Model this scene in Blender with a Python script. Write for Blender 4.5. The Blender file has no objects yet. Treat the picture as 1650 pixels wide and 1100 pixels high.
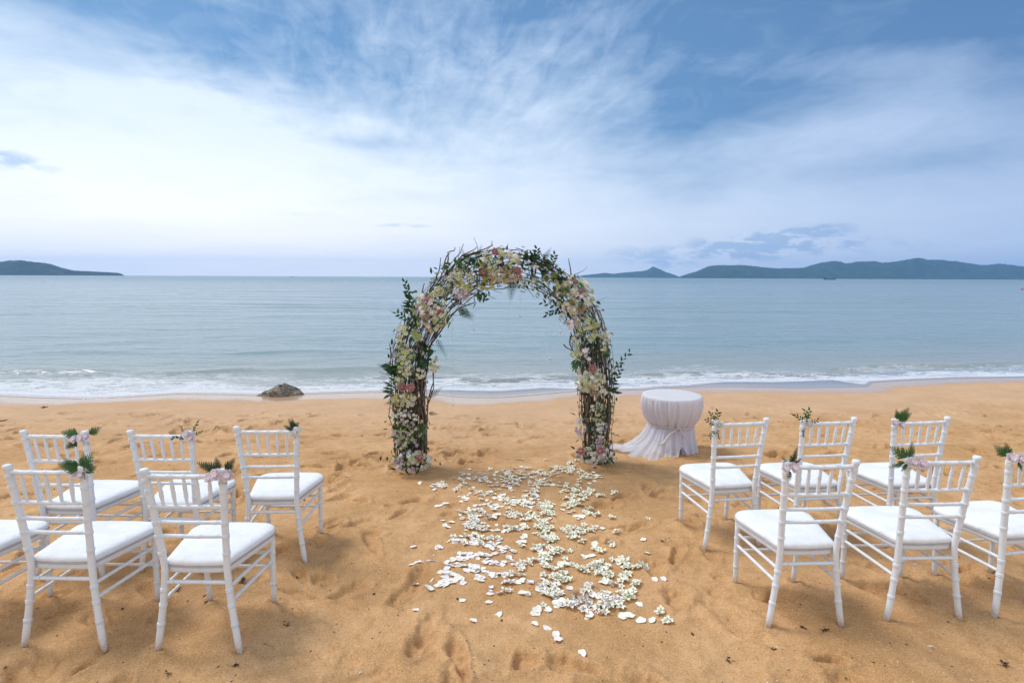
import bpy, bmesh, math, random
import numpy as np
from mathutils import Vector, Matrix
R = math.radians
rnd = random.Random(7)
scene = bpy.context.scene
COL = scene.collection

# ------------------------------------------------------------------ camera
CH, CP, CR, CF = 1.83, R(6.562), R(0.263), 900.0
cd = bpy.data.cameras.new('camera'); cam = bpy.data.objects.new('camera', cd); COL.objects.link(cam)
cd.sensor_width = 36.0; cd.lens = 36.0 * CF / 1650.0
cd.clip_start = 0.05; cd.clip_end = 40000
cam.location = (0, 0, CH)
cam.rotation_euler = (Matrix.Rotation(R(90) - CP, 3, 'X') @ Matrix.Rotation(CR, 3, 'Z')).to_euler()
scene.camera = cam

# ------------------------------------------------------------------ node helpers
class S:
    """a float socket with arithmetic"""
    def __init__(s, nt, sock): s.nt, s.k = nt, sock
    def _m(s, op, b=None, c=None, clamp=False):
        n = s.nt.nodes.new('ShaderNodeMath'); n.operation = op; n.use_clamp = clamp
        for i, v in enumerate((s, b, c)):
            if v is None: continue
            if isinstance(v, S): s.nt.links.new(v.k, n.inputs[i])
            else: n.inputs[i].default_value = v
        return S(s.nt, n.outputs[0])
    def __add__(s, o): return s._m('ADD', o)
    __radd__ = __add__
    def __sub__(s, o): return s._m('SUBTRACT', o)
    def __rsub__(s, o): return s._m('MULTIPLY_ADD', -1.0, o)
    def __mul__(s, o): return s._m('MULTIPLY', o)
    __rmul__ = __mul__
    def __truediv__(s, o): return s._m('DIVIDE', o)
    def exp(s): return s._m('EXPONENT')
    def pow(s, e): return s._m('POWER', e)
    def clamp(s): return s._m('ADD', 0.0, clamp=True)
    def max(s, o): return s._m('MAXIMUM', o)
    def min(s, o): return s._m('MINIMUM', o)
    def ramp(s, a, b, c=0.0, d=1.0, smooth=True):
        n = s.nt.nodes.new('ShaderNodeMapRange'); n.interpolation_type = 'SMOOTHSTEP' if smooth else 'LINEAR'
        s.nt.links.new(s.k, n.inputs[0])
        for i, v in enumerate((a, b, c, d)): n.inputs[i + 1].default_value = v
        return S(s.nt, n.outputs[0])
def node(nt, typ, **kw):
    n = nt.nodes.new(typ)
    for k, v in kw.items(): setattr(n, k, v)
    return n
def put(nt, inp, v):
    if isinstance(v, S): nt.links.new(v.k, inp)
    elif hasattr(v, 'is_output'): nt.links.new(v, inp)
    elif isinstance(v, (tuple, list)) and inp.type == 'RGBA' and len(v) == 3: inp.default_value = (*v, 1)
    else: inp.default_value = v
def mixc(nt, f, a, b, mode='MIX'):
    n = node(nt, 'ShaderNodeMix', data_type='RGBA', blend_type=mode)
    put(nt, n.inputs[0], f); put(nt, n.inputs[6], a); put(nt, n.inputs[7], b)
    return n.outputs[2]
def vec(nt, x, y, z):
    n = node(nt, 'ShaderNodeCombineXYZ')
    for i, v in enumerate((x, y, z)): put(nt, n.inputs[i], v)
    return n.outputs[0]
def noise(nt, v, scale=1, detail=4, rough=.5, dist=0, out=0):
    n = node(nt, 'ShaderNodeTexNoise'); put(nt, n.inputs['Vector'], v)
    n.inputs['Scale'].default_value = scale; n.inputs['Detail'].default_value = detail
    n.inputs['Roughness'].default_value = rough; n.inputs['Distortion'].default_value = dist
    return S(nt, n.outputs[0]) if out == 0 else n.outputs[1]
def sep(nt, v):
    n = node(nt, 'ShaderNodeSeparateXYZ'); put(nt, n.inputs[0], v)
    return [S(nt, o) for o in n.outputs]
def bump(nt, h, strength, dist, prev=None):
    n = node(nt, 'ShaderNodeBump'); n.inputs['Strength'].default_value = strength
    n.inputs['Distance'].default_value = dist; put(nt, n.inputs['Height'], h)
    if prev is not None: nt.links.new(prev, n.inputs['Normal'])
    return n.outputs[0]
def newmat(name):
    m = bpy.data.materials.new(name); m.use_nodes = True; nt = m.node_tree
    return m, nt, nt.nodes['Principled BSDF']
def simple(name, col, rough=.6, var=.12, scale=30, spec=.4, bmp=0, bscale=200, trans=0, sss=0, objvar=0):
    m, nt, b = newmat(name)
    tc = node(nt, 'ShaderNodeTexCoord').outputs['Object']
    n = noise(nt, tc, scale, 4, .6)
    c = mixc(nt, n.ramp(.3, .7), tuple(x * (1 - var) for x in col), tuple(min(1, x * (1 + var)) for x in col))
    if objvar:
        rn = S(nt, node(nt, 'ShaderNodeObjectInfo').outputs['Random'])
        hv = node(nt, 'ShaderNodeHueSaturation'); put(nt, hv.inputs['Color'], c)
        put(nt, hv.inputs['Value'], rn.ramp(0, 1, 1 - objvar, 1 + objvar, False))
        put(nt, hv.inputs['Hue'], rn.ramp(0, 1, .5 - objvar * .04, .5 + objvar * .04, False))
        c = hv.outputs[0]
    put(nt, b.inputs['Base Color'], c)
    b.inputs['Roughness'].default_value = rough; b.inputs['Specular IOR Level'].default_value = spec
    if bmp: put(nt, b.inputs['Normal'], bump(nt, noise(nt, tc, bscale, 3, .6), bmp, .004))
    if trans:
        t = node(nt, 'ShaderNodeBsdfTranslucent'); put(nt, t.inputs[0], c)
        mx = node(nt, 'ShaderNodeMixShader'); mx.inputs[0].default_value = trans
        nt.links.new(b.outputs[0], mx.inputs[1]); nt.links.new(t.outputs[0], mx.inputs[2])
        nt.links.new(mx.outputs[0], nt.nodes['Material Output'].inputs[0])
    return m

# ------------------------------------------------------------------ world: dusk sky under thin high cloud
SUN_AZ, SUN_EL = R(-68), R(54)      # azimuth from +Y towards +X, elevation
world = bpy.data.worlds.new('World'); scene.world = world; world.use_nodes = True
nt = world.node_tree; nt.nodes.clear()
out = node(nt, 'ShaderNodeOutputWorld'); bg = node(nt, 'ShaderNodeBackground')
nt.links.new(bg.outputs[0], out.inputs[0])
sky = node(nt, 'ShaderNodeTexSky', sky_type='NISHITA', sun_disc=False)
sky.sun_elevation = SUN_EL; sky.sun_rotation = SUN_AZ; sky.air_density = 1.0; sky.dust_density = .6; sky.ozone_density = 3.0
tc = node(nt, 'ShaderNodeTexCoord').outputs['Generated']
dx, dy, dz = sep(nt, tc)
az = dx._m('ARCTAN2', dy) * 57.2958
el = dz._m('ARCSINE') * 57.2958
den = dz.max(0.0) + .10
pv = vec(nt, dx / den, dy / den, 0.0)
wv = node(nt, 'ShaderNodeVectorMath', operation='SCALE'); put(nt, wv.inputs[0], tc); wv.inputs[3].default_value = 1
wn = noise(nt, tc, 3.0, 5, .6, 0)
wn2 = noise(nt, vec(nt, dx * 5 + 3.1, dy * 5, dz * 16), 1.0, 5, .62, .4)
azw = az + (wn - .5) * 16 + (wn2 - .5) * 7
elw = el + (wn2 - .5) * 5.5
def blob(a, e, sa, se, amt, w=True, lean=0.0):
    A, Eo = (azw, elw) if w else (az, el)
    u = (A - a) / sa; v = (Eo - e - (A - a) * lean) / se
    return ((u * u + v * v) * -1.0).exp() * amt
cover = el.ramp(5, 26, .93, .48)
cov_n = noise(nt, pv, 1.1, 7, .58, .6)
cov_f = noise(nt, vec(nt, (dx / den) * 3.2 + (dy / den) * .9, (dy / den) * 1.0 - (dx / den) * .5, 0.0), 2.6, 6, .62, .5)
streak = blob(-3, 22, 26, 8.5, 1.0, False)
cover = cover + (cov_n - .5) * el.ramp(2, 26, .25, 1.1) + (cov_f - .5) * streak * 1.6
for b in [
    # azimuth, elevation, widths, amount (negative = deeper blue gap or shaded cloud)
    (30, 22, 15, 5.0, -.95, True, -.05), (24, 15, 9, 4.0, -.48, True, -.1), (15, 15, 6, 5, -.50, True, 0), (26, 18, 9, 1.6, .25, True, -.25),
    (18, 9.5, 6, 2.0, -.22, True, 0), (40, 16, 5, 5, -.35, True, 0), (30, 12.5, 9, 2.2, .22, True, 0),
    (-27, 19.5, 17, 3.6, -.58, True, -.14), (-5, 25, 16, 5, -.38, True, 0), (-30, 12, 14, 4.5, .5, True, 0),
    (-13.0, 12.6, 4.2, .8, -.42, False, .02), (-17, 17, 6, 2, -.12, True, 0), (36, 9.5, 6, 1.4, -.32, True, .05)]:
    cover = cover + blob(*b)
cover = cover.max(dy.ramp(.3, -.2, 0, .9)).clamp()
# colours: the glow of the veiled sun stands low in the left; the far right is deep blue-grey
g1 = blob(-32, 4, 46, 17, 1.0, False).clamp()
g2 = blob(-34, 6, 75, 30, 1.0, False).clamp()
ccol = mixc(nt, g2, (.31, .405, .625), (.50, .65, .85))
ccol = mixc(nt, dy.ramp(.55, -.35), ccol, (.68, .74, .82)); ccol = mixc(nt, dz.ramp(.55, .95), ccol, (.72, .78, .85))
ccol = mixc(nt, g1, ccol, mixc(nt, el.ramp(3, 14), (.98, .98, .99), (.80, .88, .96)))
warm = el.ramp(0, 8, 1, 0) * az.ramp(-45, 40, 1.0, .35)
ccol = mixc(nt, warm * .6, ccol, mixc(nt, g2, (.50, .57, .70), (.96, .92, .92)))
dsk = node(nt, 'ShaderNodeVectorMath', operation='SCALE'); put(nt, dsk.inputs[0], sky.outputs[0]); dsk.inputs[3].default_value = .075
gap = mixc(nt, g2, (.055, .15, .35), (.17, .385, .68))
gap = mixc(nt, .35, gap, dsk.outputs[0])
mott = noise(nt, vec(nt, dx * 9, dy * 9, dz * 26), 1.0, 6, .6, .8)
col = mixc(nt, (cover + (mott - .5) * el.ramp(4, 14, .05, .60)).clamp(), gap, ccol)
# low broken cloud banks seen edge-on over the islands and the open sea
lown = noise(nt, vec(nt, dx * 26, dy * 26, dz * 75), 1.0, 6, .62, .3)
low = blob(23.5, 2.9, 7.5, 1.25, 1.1, False, .05) + blob(27, 4.1, 3.2, .6, .8, False, .12) + blob(33, 2.7, 6, .7, .35, False)\
    + blob(12, 2.4, 6, .9, .3, False) + blob(16, 1.3, 4, .6, .4, False) + blob(-42.5, 8.6, 4.2, .75, .75, False, -.08)\
    + blob(-11, 5.0, 3.6, .28, .42, False) + blob(-21, 5.7, 3.2, .25, .35, False) + blob(-24, 3.7, 3, .2, .12, False)
lowm = (low * lown.ramp(.33, .66, .05, 1.3)).ramp(.08, .85)
col = mixc(nt, lowm * .78, col, mixc(nt, g2, (.17, .27, .50), (.40, .55, .74)))
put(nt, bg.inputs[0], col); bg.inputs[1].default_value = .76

sl = bpy.data.lights.new('sun', 'SUN'); so = bpy.data.objects.new('sun', sl); COL.objects.link(so)
sl.energy = 1.5; sl.angle = R(22); sl.color = (1.0, .97, .93)
sdir = Vector((math.sin(SUN_AZ) * math.cos(SUN_EL), math.cos(SUN_AZ) * math.cos(SUN_EL), math.sin(SUN_EL)))
so.rotation_euler = (-sdir).to_track_quat('-Z', 'Y').to_euler()
scene.view_settings.view_transform = 'Standard'; scene.view_settings.look = 'None'
scene.view_settings.gamma = 1; scene.view_settings.use_curve_mapping = False
scene.view_settings.exposure = 0.67
scene.cycles.max_bounces = 8; scene.cycles.transparent_max_bounces = 24; scene.cycles.volume_bounces = 1
scene.cycles.use_denoising = True
scene.cycles.sample_clamp_indirect = 4.0

# ------------------------------------------------------------------ object helpers
def mesh_np(name, V, F, smooth=True):
    me = bpy.data.meshes.new(name); me.from_pydata([tuple(v) for v in V], [], [tuple(f) for f in F]); 
    if smooth: me.polygons.foreach_set('use_smooth', [True] * len(me.polygons))
    me.update(); return me
def mesh_grid(name, X, Y, Z):
    """regular grid of arrays (rows, cols) -> mesh, fast path"""
    r, c = X.shape; me = bpy.data.meshes.new(name)
    co = np.stack([X, Y, Z], -1).reshape(-1, 3).astype(np.float32)
    i = np.arange(r * c).reshape(r, c)
    q = np.stack([i[:-1, :-1], i[:-1, 1:], i[1:, 1:], i[1:, :-1]], -1).reshape(-1, 4).astype(np.int32)
    me.vertices.add(len(co)); me.vertices.foreach_set('co', co.ravel())
    me.loops.add(q.size); me.loops.foreach_set('vertex_index', q.ravel())
    me.polygons.add(len(q)); me.polygons.foreach_set('loop_start', np.arange(0, q.size, 4, dtype=np.int32))
    me.polygons.foreach_set('use_smooth', np.ones(len(q), bool))
    me.update(calc_edges=True); return me
def fattr(me, name, arr):
    a = me.attributes.new(name, 'FLOAT', 'POINT'); a.data.foreach_set('value', arr.ravel().astype(np.float32))
def link(name, me, mat=None, parent=None, loc=None, rot=None, scale=None):
    o = bpy.data.objects.new(name, me); COL.objects.link(o)
    if mat is not None and len(me.materials) == 0: me.materials.append(mat)
    if parent is not None: o.parent = parent
    if loc is not None: o.location = loc
    if rot is not None: o.rotation_euler = rot
    if scale is not None: o.scale = (scale,) * 3 if isinstance(scale, (int, float)) else scale
    return o
def tag(o, label=None, cat=None, group=None, kind=None):
    if label: o['label'] = label
    if cat: o['category'] = cat
    if group: o['group'] = group
    if kind: o['kind'] = kind
    return o
def empty(name, loc=(0, 0, 0), rot=(0, 0, 0)):
    o = bpy.data.objects.new(name, None); COL.objects.link(o); o.location = loc; o.rotation_euler = rot
    o.empty_display_size = .1
    return o
class MB:
    """collects pieces of one mesh"""
    def __init__(s): s.V, s.F, s.M = [], [], []
    def add(s, V, F, mi=0):
        n = len(s.V); s.V += [tuple(v) for v in V]; s.F += [tuple(i + n for i in f) for f in F]; s.M += [mi] * len(F)
    def mesh(s, name, mats=(), smooth=True):
        me = mesh_np(name, s.V, s.F, smooth)
        for m in mats: me.materials.append(m)
        if len(mats) > 1: me.polygons.foreach_set('material_index', s.M)
        return me
def tube(pts, rad, n=8, cap=True):
    pts = [Vector(p) for p in pts]
    if isinstance(rad, (int, float)): rad = [rad] * len(pts)
    V, F = [], []
    t0 = (pts[1] - pts[0]).normalized()
    up = Vector((0, 0, 1)) if abs(t0.z) < .9 else Vector((0, 1, 0))
    nx = t0.cross(up).normalized()
    for i, p in enumerate(pts):
        t = (pts[min(i + 1, len(pts) - 1)] - pts[max(i - 1, 0)])
        t = t.normalized() if t.length > 1e-9 else t0
        nx = (nx - t * nx.dot(t)).normalized(); ny = t.cross(nx)
        for k in range(n):
            a = 2 * math.pi * k / n
            V.append(p + (nx * math.cos(a) + ny * math.sin(a)) * rad[i])
    for i in range(len(pts) - 1):
        for k in range(n):
            a, b = i * n + k, i * n + (k + 1) % n
            F.append((a, b, b + n, a + n))
    if cap:
        F.append(tuple(range(n))[::-1]); F.append(tuple(range((len(pts) - 1) * n, len(pts) * n)))
    return V, F
def box(x0, x1, y0, y1, z0, z1):
    V = [(x, y, z) for z in (z0, z1) for y in (y0, y1) for x in (x0, x1)]
    return V, [(0, 2, 3, 1), (4, 5, 7, 6), (0, 1, 5, 4), (2, 6, 7, 3), (0, 4, 6, 2), (1, 3, 7, 5)]
# value noise on arrays
_rs = np.random.RandomState(5); _T = _rs.rand(256, 256)
def vn(x, y, s=0):
    x = np.asarray(x, float) + s * 17.31; y = np.asarray(y, float) + s * 9.77
    xi, yi = np.floor(x).astype(int), np.floor(y).astype(int); fx, fy = x - xi, y - yi
    fx = fx * fx * fx * (fx * (fx * 6 - 15) + 10); fy = fy * fy * fy * (fy * (fy * 6 - 15) + 10)
    g = lambda i, j: _T[(i + 37 * s) & 255, (j + 91 * s) & 255]
    return (g(xi, yi) * (1 - fx) + g(xi + 1, yi) * fx) * (1 - fy) + (g(xi, yi + 1) * (1 - fx) + g(xi + 1, yi + 1) * fx) * fy - .5
def sst(a, b, x):
    t = np.clip((np.asarray(x, float) - a) / (b - a), 0, 1); return t * t * (3 - 2 * t)
def unproject_dir(u, v):
    X, Y = u - 825, v - 550; c, s = math.cos(CR), math.sin(CR); X, Y = (X * c + Y * s) / CF, (-X * s + Y * c) / CF
    c, s = math.cos(CP), math.sin(CP); return (X, c - Y * s, -s - Y * c)

# ------------------------------------------------------------------ where the chairs stand
TW, YT, BW, YB, JW, ZJ, FW, YF = .362, -.048, .403, -.024, .300, .413, .366, .397
CH_ = {  # x, y, yaw deg, roll tilt, pitch tilt, lift, label
 'L2b': (-1.503, 2.527, -1.0, .0, -.2, .022, 'white chiavari chair at the aisle end of the near left row'),
 'L2a': (-2.164, 2.543, -2.0, -1.2, -.4, .024, 'second white chiavari chair from the aisle in the near left row, fern corsage on it'),
 'L2z': (-2.80, 2.60, 1.0, 0, .6, -.002, 'white chiavari chair cut by the left edge, only its seat and front legs showing'),
 'L1c': (-1.525, 3.427, 3.4, .5, .4, -.02, 'white chiavari chair at the aisle end of the far left row'),
 'L1b': (-2.095, 3.30, .6, .8, .4, -.012, 'middle white chiavari chair of the far left row, with a small lilac corsage'),
 'L1a': (-2.655, 3.205, -.6, -.2, 0, .006, 'white chiavari chair of the far left row farthest from the aisle'),
 'R1a': (1.507, 3.659, 7.6, .9, -.3, -.016, 'white chiavari chair at the aisle end of the far right row, nearest the draped table'),
 'R1b': (2.083, 3.655, 6.6, .8, -.1, -.007, 'middle white chiavari chair of the far right row'),
 'R1c': (2.76, 3.69, 2.2, 0, -2.0, -.015, 'white chiavari chair of the far right row farthest from the aisle'),
 'R2a': (1.543, 2.77, 3.5, 1.0, .2, .002, 'white chiavari chair at the aisle end of the near right row'),
 'R2b': (2.206, 2.825, 1.6, .5, -.2, .005, 'middle white chiavari chair of the near right row'),
 'R2c': (2.793, 2.846, 3.6, -.4, -3.0, .03, 'white chiavari chair at the right edge of the photo, cut through its back')}
FEET = []
for (x, y, a, rx, ry, dz_, lab) in CH_.values():
    Mx = Matrix.Translation((x, y, dz_)) @ Matrix.Rotation(R(a), 4, 'Z') @ Matrix.Rotation(R(ry), 4, 'Y') @ Matrix.Rotation(R(rx), 4, 'X')
    for q in ((-BW / 2, YB, 0), (BW / 2, YB, 0), (-FW / 2, YF, 0), (FW / 2, YF, 0)): FEET.append(tuple(Mx @ Vector(q)))
# ------------------------------------------------------------------ the beach
SHX = [-60, -30, -14, -9.18, -8.39, -7.56, -6.91, -6.2, -5.05, -4.33, -3.51, -2.62, -1.68, -.95, -.27, .4, 1.25, 2.22, 2.59, 3.79, 4.67, 5.61, 7.19, 7.6, 8.77, 10.04, 11.38, 16, 30, 60]
SHY = [6, 8, 9.6, 9.84, 9.70, 9.61, 9.78, 10.06, 10.03, 9.94, 10.18, 10.31, 10.27, 9.91, 9.87, 10.1, 10.51, 10.59, 10.66, 11.0, 11.02, 10.92, 11.08, 11.55, 11.87, 12.13, 12.24, 13.2, 15.5, 19]
_xs = np.linspace(-60, 60, 6001); _ys = np.interp(_xs, SHX, SHY)
_k = np.exp(-np.linspace(-2, 2, 15) ** 2); _k /= _k.sum(); _ys = np.convolve(np.pad(_ys, 7, 'edge'), _k, 'valid')
def shore(x): return np.interp(x, _xs, _ys) + .03 * vn(np.asarray(x) * 1.7, 3.0, 4)
WL = -.33
def macro(x, y):
    ys = shore(x); t = (y - 3.2) / (ys - 3.2)
    h = WL * np.where(t < 0, 0, np.where(t < .12, t * t / .24, t - .06)) / .94
    h = h - .05 * np.maximum(y - ys - .3, 0) * .6
    return np.maximum(h, -3.0)
# footprints and scuffs: x, y, angle, half length, half width, depth
FP = []
def foot(x, y, a, l=.13, w=.055, d=.022): FP.append((x, y, a, l, w, d))
fr = random.Random(21)
for i in range(330):
    y = fr.uniform(4.6, 8.3); x = fr.uniform(-8.0, 8.6) * (y / 8) ** .5
    if abs(x) < 1.2 and y < 5.6: continue
    foot(x, y, fr.choice([0.0, 0.3, 1.5, 2.9, 3.1]) + fr.gauss(0, .3), fr.uniform(.09, .19), fr.uniform(.035, .065), fr.uniform(.014, .038) * (1 - .5 * sst(7.2, 8.4, y)))
for i in range(70):
    y = fr.uniform(8.2, 9.2); x = fr.uniform(-8.0, 9.6)
    if y < shore(x) - 1.7: foot(x, y, fr.gauss(1.5, .6), .12, .05, fr.uniform(.006, .014))
for i in range(270):
    y = fr.uniform(1.9, 4.9); x = fr.uniform(-4.6, 4.6)
    if abs(x) < 1.0 and fr.random() < .72: continue
    foot(x, y, fr.uniform(0, 3.14), fr.uniform(.05, .15), fr.uniform(.03, .07), fr.uniform(.008, .024))
for x, y in ((-1.66, 5.15), (-1.78, 4.95), (-.62, 3.02), (-.55, 3.22), (-1.0, 3.8), (-1.35, 4.0), (.95, 3.0), (.9, 3.35), (-.45, 2.6), (-.25, 2.35), (.62, 2.3), (.35, 2.22), (-.35, 2.2), (1.1, 2.2), (.8, 2.1), (1.35, 4.0), (1.5, 4.15)):
    foot(x, y, fr.uniform(1, 2.1), .12, .065, .02)
def detail(x, y):
    ys = shore(x); m = 1 - sst(-2.7, -1.2, y - ys)
    near = sst(2.0, 5.0, y)
    h = m * (.022 * vn(x * 1.3, y * 1.5, 1) + .016 * (vn(x * 2.8 + vn(x, y, 8) * 2, y * 4.6, 2)) * (.5 + .5 * near)
             + .013 * vn(x * 6.5 + y * 2, y * 9.5, 3) + .008 * vn(x * 17, y * 22, 5) + .0042 * vn(x * 45, y * 48, 6) + .0022 * vn(x * 90, y * 95, 2))
    # raked ridges running diagonally in the trodden foreground
    rg = vn(x * 1.1 + y * 3.2, y * .9 - x * 3.4, 7); h = h + m * (1 - near) * .012 * (1 - np.abs(rg) * 4)
    h = h + .006 * vn(x * .6, y * .8, 9)
    return h
def stamp(h, x, y, f):
    fx, fy, a, l, w, d = f; ca, sa = math.cos(a), math.sin(a)
    u = (x - fx) * ca + (y - fy) * sa; v = -(x - fx) * sa + (y - fy) * ca
    r = np.sqrt((u / l) ** 2 + (v / (w * (1 + .25 * np.sin(u / l * 2)))) ** 2) + .40 * vn(x * 14, y * 14, 11) + .30 * vn(x * 34, y * 34, 12)
    return h - 1.55 * d * (1 - sst(.66, 1.08, r)) + d * .6 * np.exp(-((r - 1.42) / .3) ** 2)
def seatfoot(h, x, y, f):
    r = np.hypot(x - f[0], y - f[1]); w_ = np.exp(-(r / .16) ** 2)
    h = h * (1 - w_) + (f[2] + .010 + .5 * (h - h.mean())) * w_
    an = np.arctan2(y - f[1], x - f[0]); return h + .011 * (1 + .5 * np.sin(an * 2 + f[0] * 9)) * np.exp(-((r - .040) / .020) ** 2)
def ground(x, y):
    x = np.atleast_1d(np.asarray(x, float)); y = np.atleast_1d(np.asarray(y, float))
    h = macro(x, y) + detail(x, y)
    for f in FP:
        k = (np.abs(x - f[0]) < .45) & (np.abs(y - f[1]) < .45)
        if k.any(): h[k] = stamp(h[k], x[k], y[k], f)
    for f in FEET:
        k = (np.abs(x - f[0]) < .4) & (np.abs(y - f[1]) < .4)
        if k.any(): h[k] = seatfoot(h[k], x[k], y[k], f)
    return h
def gz(x, y): return float(ground(x, y)[0])
def px_ground(u, v, dzz=0):
    d = unproject_dir(u, v); t = 4.0
    for _ in range(12):
        x, y = d[0] * t, d[1] * t; t = (float(macro(np.array(x), np.array(y))) + dzz - CH) / d[2]
    return d[0] * t, d[1] * t

NR, NC = 620, 860
yr = np.concatenate([np.linspace(-40, 0, 12)[:-1], np.linspace(0, 1.5, 14)[:-1], np.exp(np.linspace(math.log(1.5), math.log(14), NR)), np.linspace(14.4, 60, 24)])
s = np.linspace(-1, 1, NC); sx = s * (1 + 0 * s)
w = .98 * np.clip(yr, 1.5, 14) + 1.0
ext = np.array([1.15, 1.5, 2.2, 3.6, 6.0])
sfull = np.concatenate([-ext[::-1], s, ext])
GX = w[:, None] * sfull[None, :]
side = np.abs(sfull) > 1.01
GX[:, side] = np.sign(sfull[side]) * (w[:, None] + (60 - w[:, None]) * ((np.abs(sfull[side]) - 1) / 5.0)[None, :])
GY = np.repeat(yr[:, None], GX.shape[1], 1)
GZ = macro(GX, GY) + detail(GX, GY)
for f in FP:
    r0, r1 = np.searchsorted(yr, f[1] - .45), np.searchsorted(yr, f[1] + .45)
    sub = GX[r0:r1]; c = np.where((np.abs(sub - f[0]) < .45).any(0))[0]
    if len(c) == 0: continue
    c0, c1 = c[0], c[-1] + 1
    GZ[r0:r1, c0:c1] = stamp(GZ[r0:r1, c0:c1], GX[r0:r1, c0:c1], GY[r0:r1, c0:c1], f)
for f in FEET:
    r0, r1 = np.searchsorted(yr, f[1] - .4), np.searchsorted(yr, f[1] + .4)
    sub = GX[r0:r1]; c = np.where((np.abs(sub - f[0]) < .4).any(0))[0]
    if len(c) == 0: continue
    c0, c1 = c[0], c[-1] + 1
    GZ[r0:r1, c0:c1] = seatfoot(GZ[r0:r1, c0:c1], GX[r0:r1, c0:c1], GY[r0:r1, c0:c1], f)
me = mesh_grid('sand_beach', GX, GY, GZ)
fattr(me, 'off', GY - shore(GX))
m, nt, b = newmat('sand')
g = node(nt, 'ShaderNodeNewGeometry').outputs['Position']
off = S(nt, node(nt, 'ShaderNodeAttribute', attribute_name='off').outputs['Fac'])
big = noise(nt, g, 1.4, 5, .6); mid = noise(nt, g, 9, 5, .65); fine = noise(nt, g, 420, 3, .7); grain = noise(nt, g, 130, 4, .7)
c = mixc(nt, big.ramp(.35, .65), (.53, .295, .125), (.68, .405, .195))
c = mixc(nt, mid.ramp(.35, .75) * .6, c, (.40, .215, .09))
c = mixc(nt, grain.ramp(.50, .68) * .55, c, (.82, .56, .33))
c = mixc(nt, grain.ramp(.36, .48, 1, 0) * .55, c, (.30, .145, .05))
c = mixc(nt, fine.ramp(.62, .74) * .5, c, (.80, .63, .44))
c = mixc(nt, fine.ramp(.27, .38, 1, 0) * .65, c, (.12, .07, .035))
wet = (off + (mid - .5) * .25 + (big - .5) * .8).ramp(-.95, -.35)
pale = (off + (big - .5) * 1.2).ramp(-4.6, -1.4)
c = mixc(nt, pale * .5, c, (.62, .43, .285))
c = mixc(nt, wet * .5, c, (.42, .29, .20))
put(nt, b.inputs['Base Color'], c)
put(nt, b.inputs['Roughness'], wet.ramp(0, 1, .92, .16)); put(nt, b.inputs['Specular IOR Level'], wet.ramp(0, 1, .15, .5))
dry = wet.ramp(0, 1, 1, .06)
hh = mid * .5 + grain * .22 + noise(nt, g, 45, 4, .65) * .35
put(nt, b.inputs['Normal'], bump(nt, fine * dry, .55, .004, bump(nt, hh * dry, .8, .012)))
tag(link('sand_beach', me, m), kind='structure')

# ------------------------------------------------------------------ the sea
NRS, NCS = 560, 620
ss = np.linspace(-1, 1, NCS)
inv = np.linspace(1, 0, NRS) ** 1.0
FILMX = [-60, -1.9, -1.0, .6, 1.3, 2.0, 3.6, 4.4, 6.9, 7.3, 60]; FILMY = [.12, .16, .62, .62, .2, .12, .2, .5, .75, .12, .1]
base = 10.0; Yn = 1.0 / (1 / base + (1 / 8150. - 1 / base) * (1 - inv))       # from 10 to 8150 uniform in 1/Y
rr = Yn - base
SXc = (1.05 * (Yn + 1)) + 6
SXg = SXc[:, None] * ss[None, :]
SH = shore(np.clip(SXg, -60, 60)); SYg = SH + rr[:, None]
r2 = SYg - SH
dY = np.gradient(SYg, axis=0)
Hs = np.zeros_like(SXg)
for lam, amp, sd in ((7.0, .045, 1), (3.4, .034, 2), (1.7, .020, 3), (.85, .011, 4), (.42, .006, 5)):
    wx = vn(SXg * .35 / lam, SYg * .35 / lam, sd + 20) * 2.2
    n = vn(SXg * .28 / lam + 3, (SYg + SXg * .08) / lam + wx, sd)
    Hs += amp * (1 - 2.6 * np.abs(n)) * np.clip(lam / (2.2 * dY) - .6, 0, 1)
calm = sst(.3, 4.5, r2); Hs *= .12 + .88 * calm
def ridge(x0, x1, rc, wd, A):
    ax = sst(x0, x0 + 1.0, SXg) * (1 - sst(x1 - 1.0, x1, SXg)); rc = rc + .25 * vn(SXg * .9, 1.0, 6)
    q = (r2 - rc) / wd
    return ax * A * np.exp(-np.where(q < 0, (q * 2.3) ** 2, q ** 2))
Hs += ridge(-11.8, -8.4, 2.35, .42, .085) + ridge(-8.8, -5.2, 2.5, .35, .05) + ridge(-6.0, -.8, 2.7, .4, .04) + ridge(-3.6, 2.6, 1.55, .3, .05)\
    + ridge(2.2, 7.5, 1.4, .3, .04) + ridge(7, 14, 1.6, .35, .05) + ridge(-14, 0, 5.6, .8, .035) + ridge(-4, 12, 6.4, .9, .03)
film = np.interp(np.clip(SXg, -60, 60), FILMX, FILMY)
sand_s = macro(np.clip(SXg, -60, 60), SYg) + .006 * vn(SXg * .6, SYg * .8, 9)
thick = .005 + .035 * sst(.15, 1.0, r2 - film) + .012 * sst(.0, .12, r2 - film)
zw = np.maximum(WL + Hs * sst(.2, 1.4, r2) - .004, sand_s + thick)
zw[0] = sand_s[0] - .01
me = mesh_grid('sea', SXg, SYg, zw)
fattr(me, 'off', r2); fattr(me, 'film', r2 - film)
m, nt, b = newmat('sea_water')
geo = node(nt, 'ShaderNodeNewGeometry'); g = geo.outputs['Position']
gx, gy, gzz = sep(nt, g)
fo = S(nt, node(nt, 'ShaderNodeAttribute', attribute_name='film').outputs['Fac'])
cc = mixc(nt, fo.ramp(.2, 7), (.31, .33, .30), (.20, .29, .305))
cc = mixc(nt, fo.ramp(6, 90), cc, (.18, .27, .31))
put(nt, b.inputs['Base Color'], cc)
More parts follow.
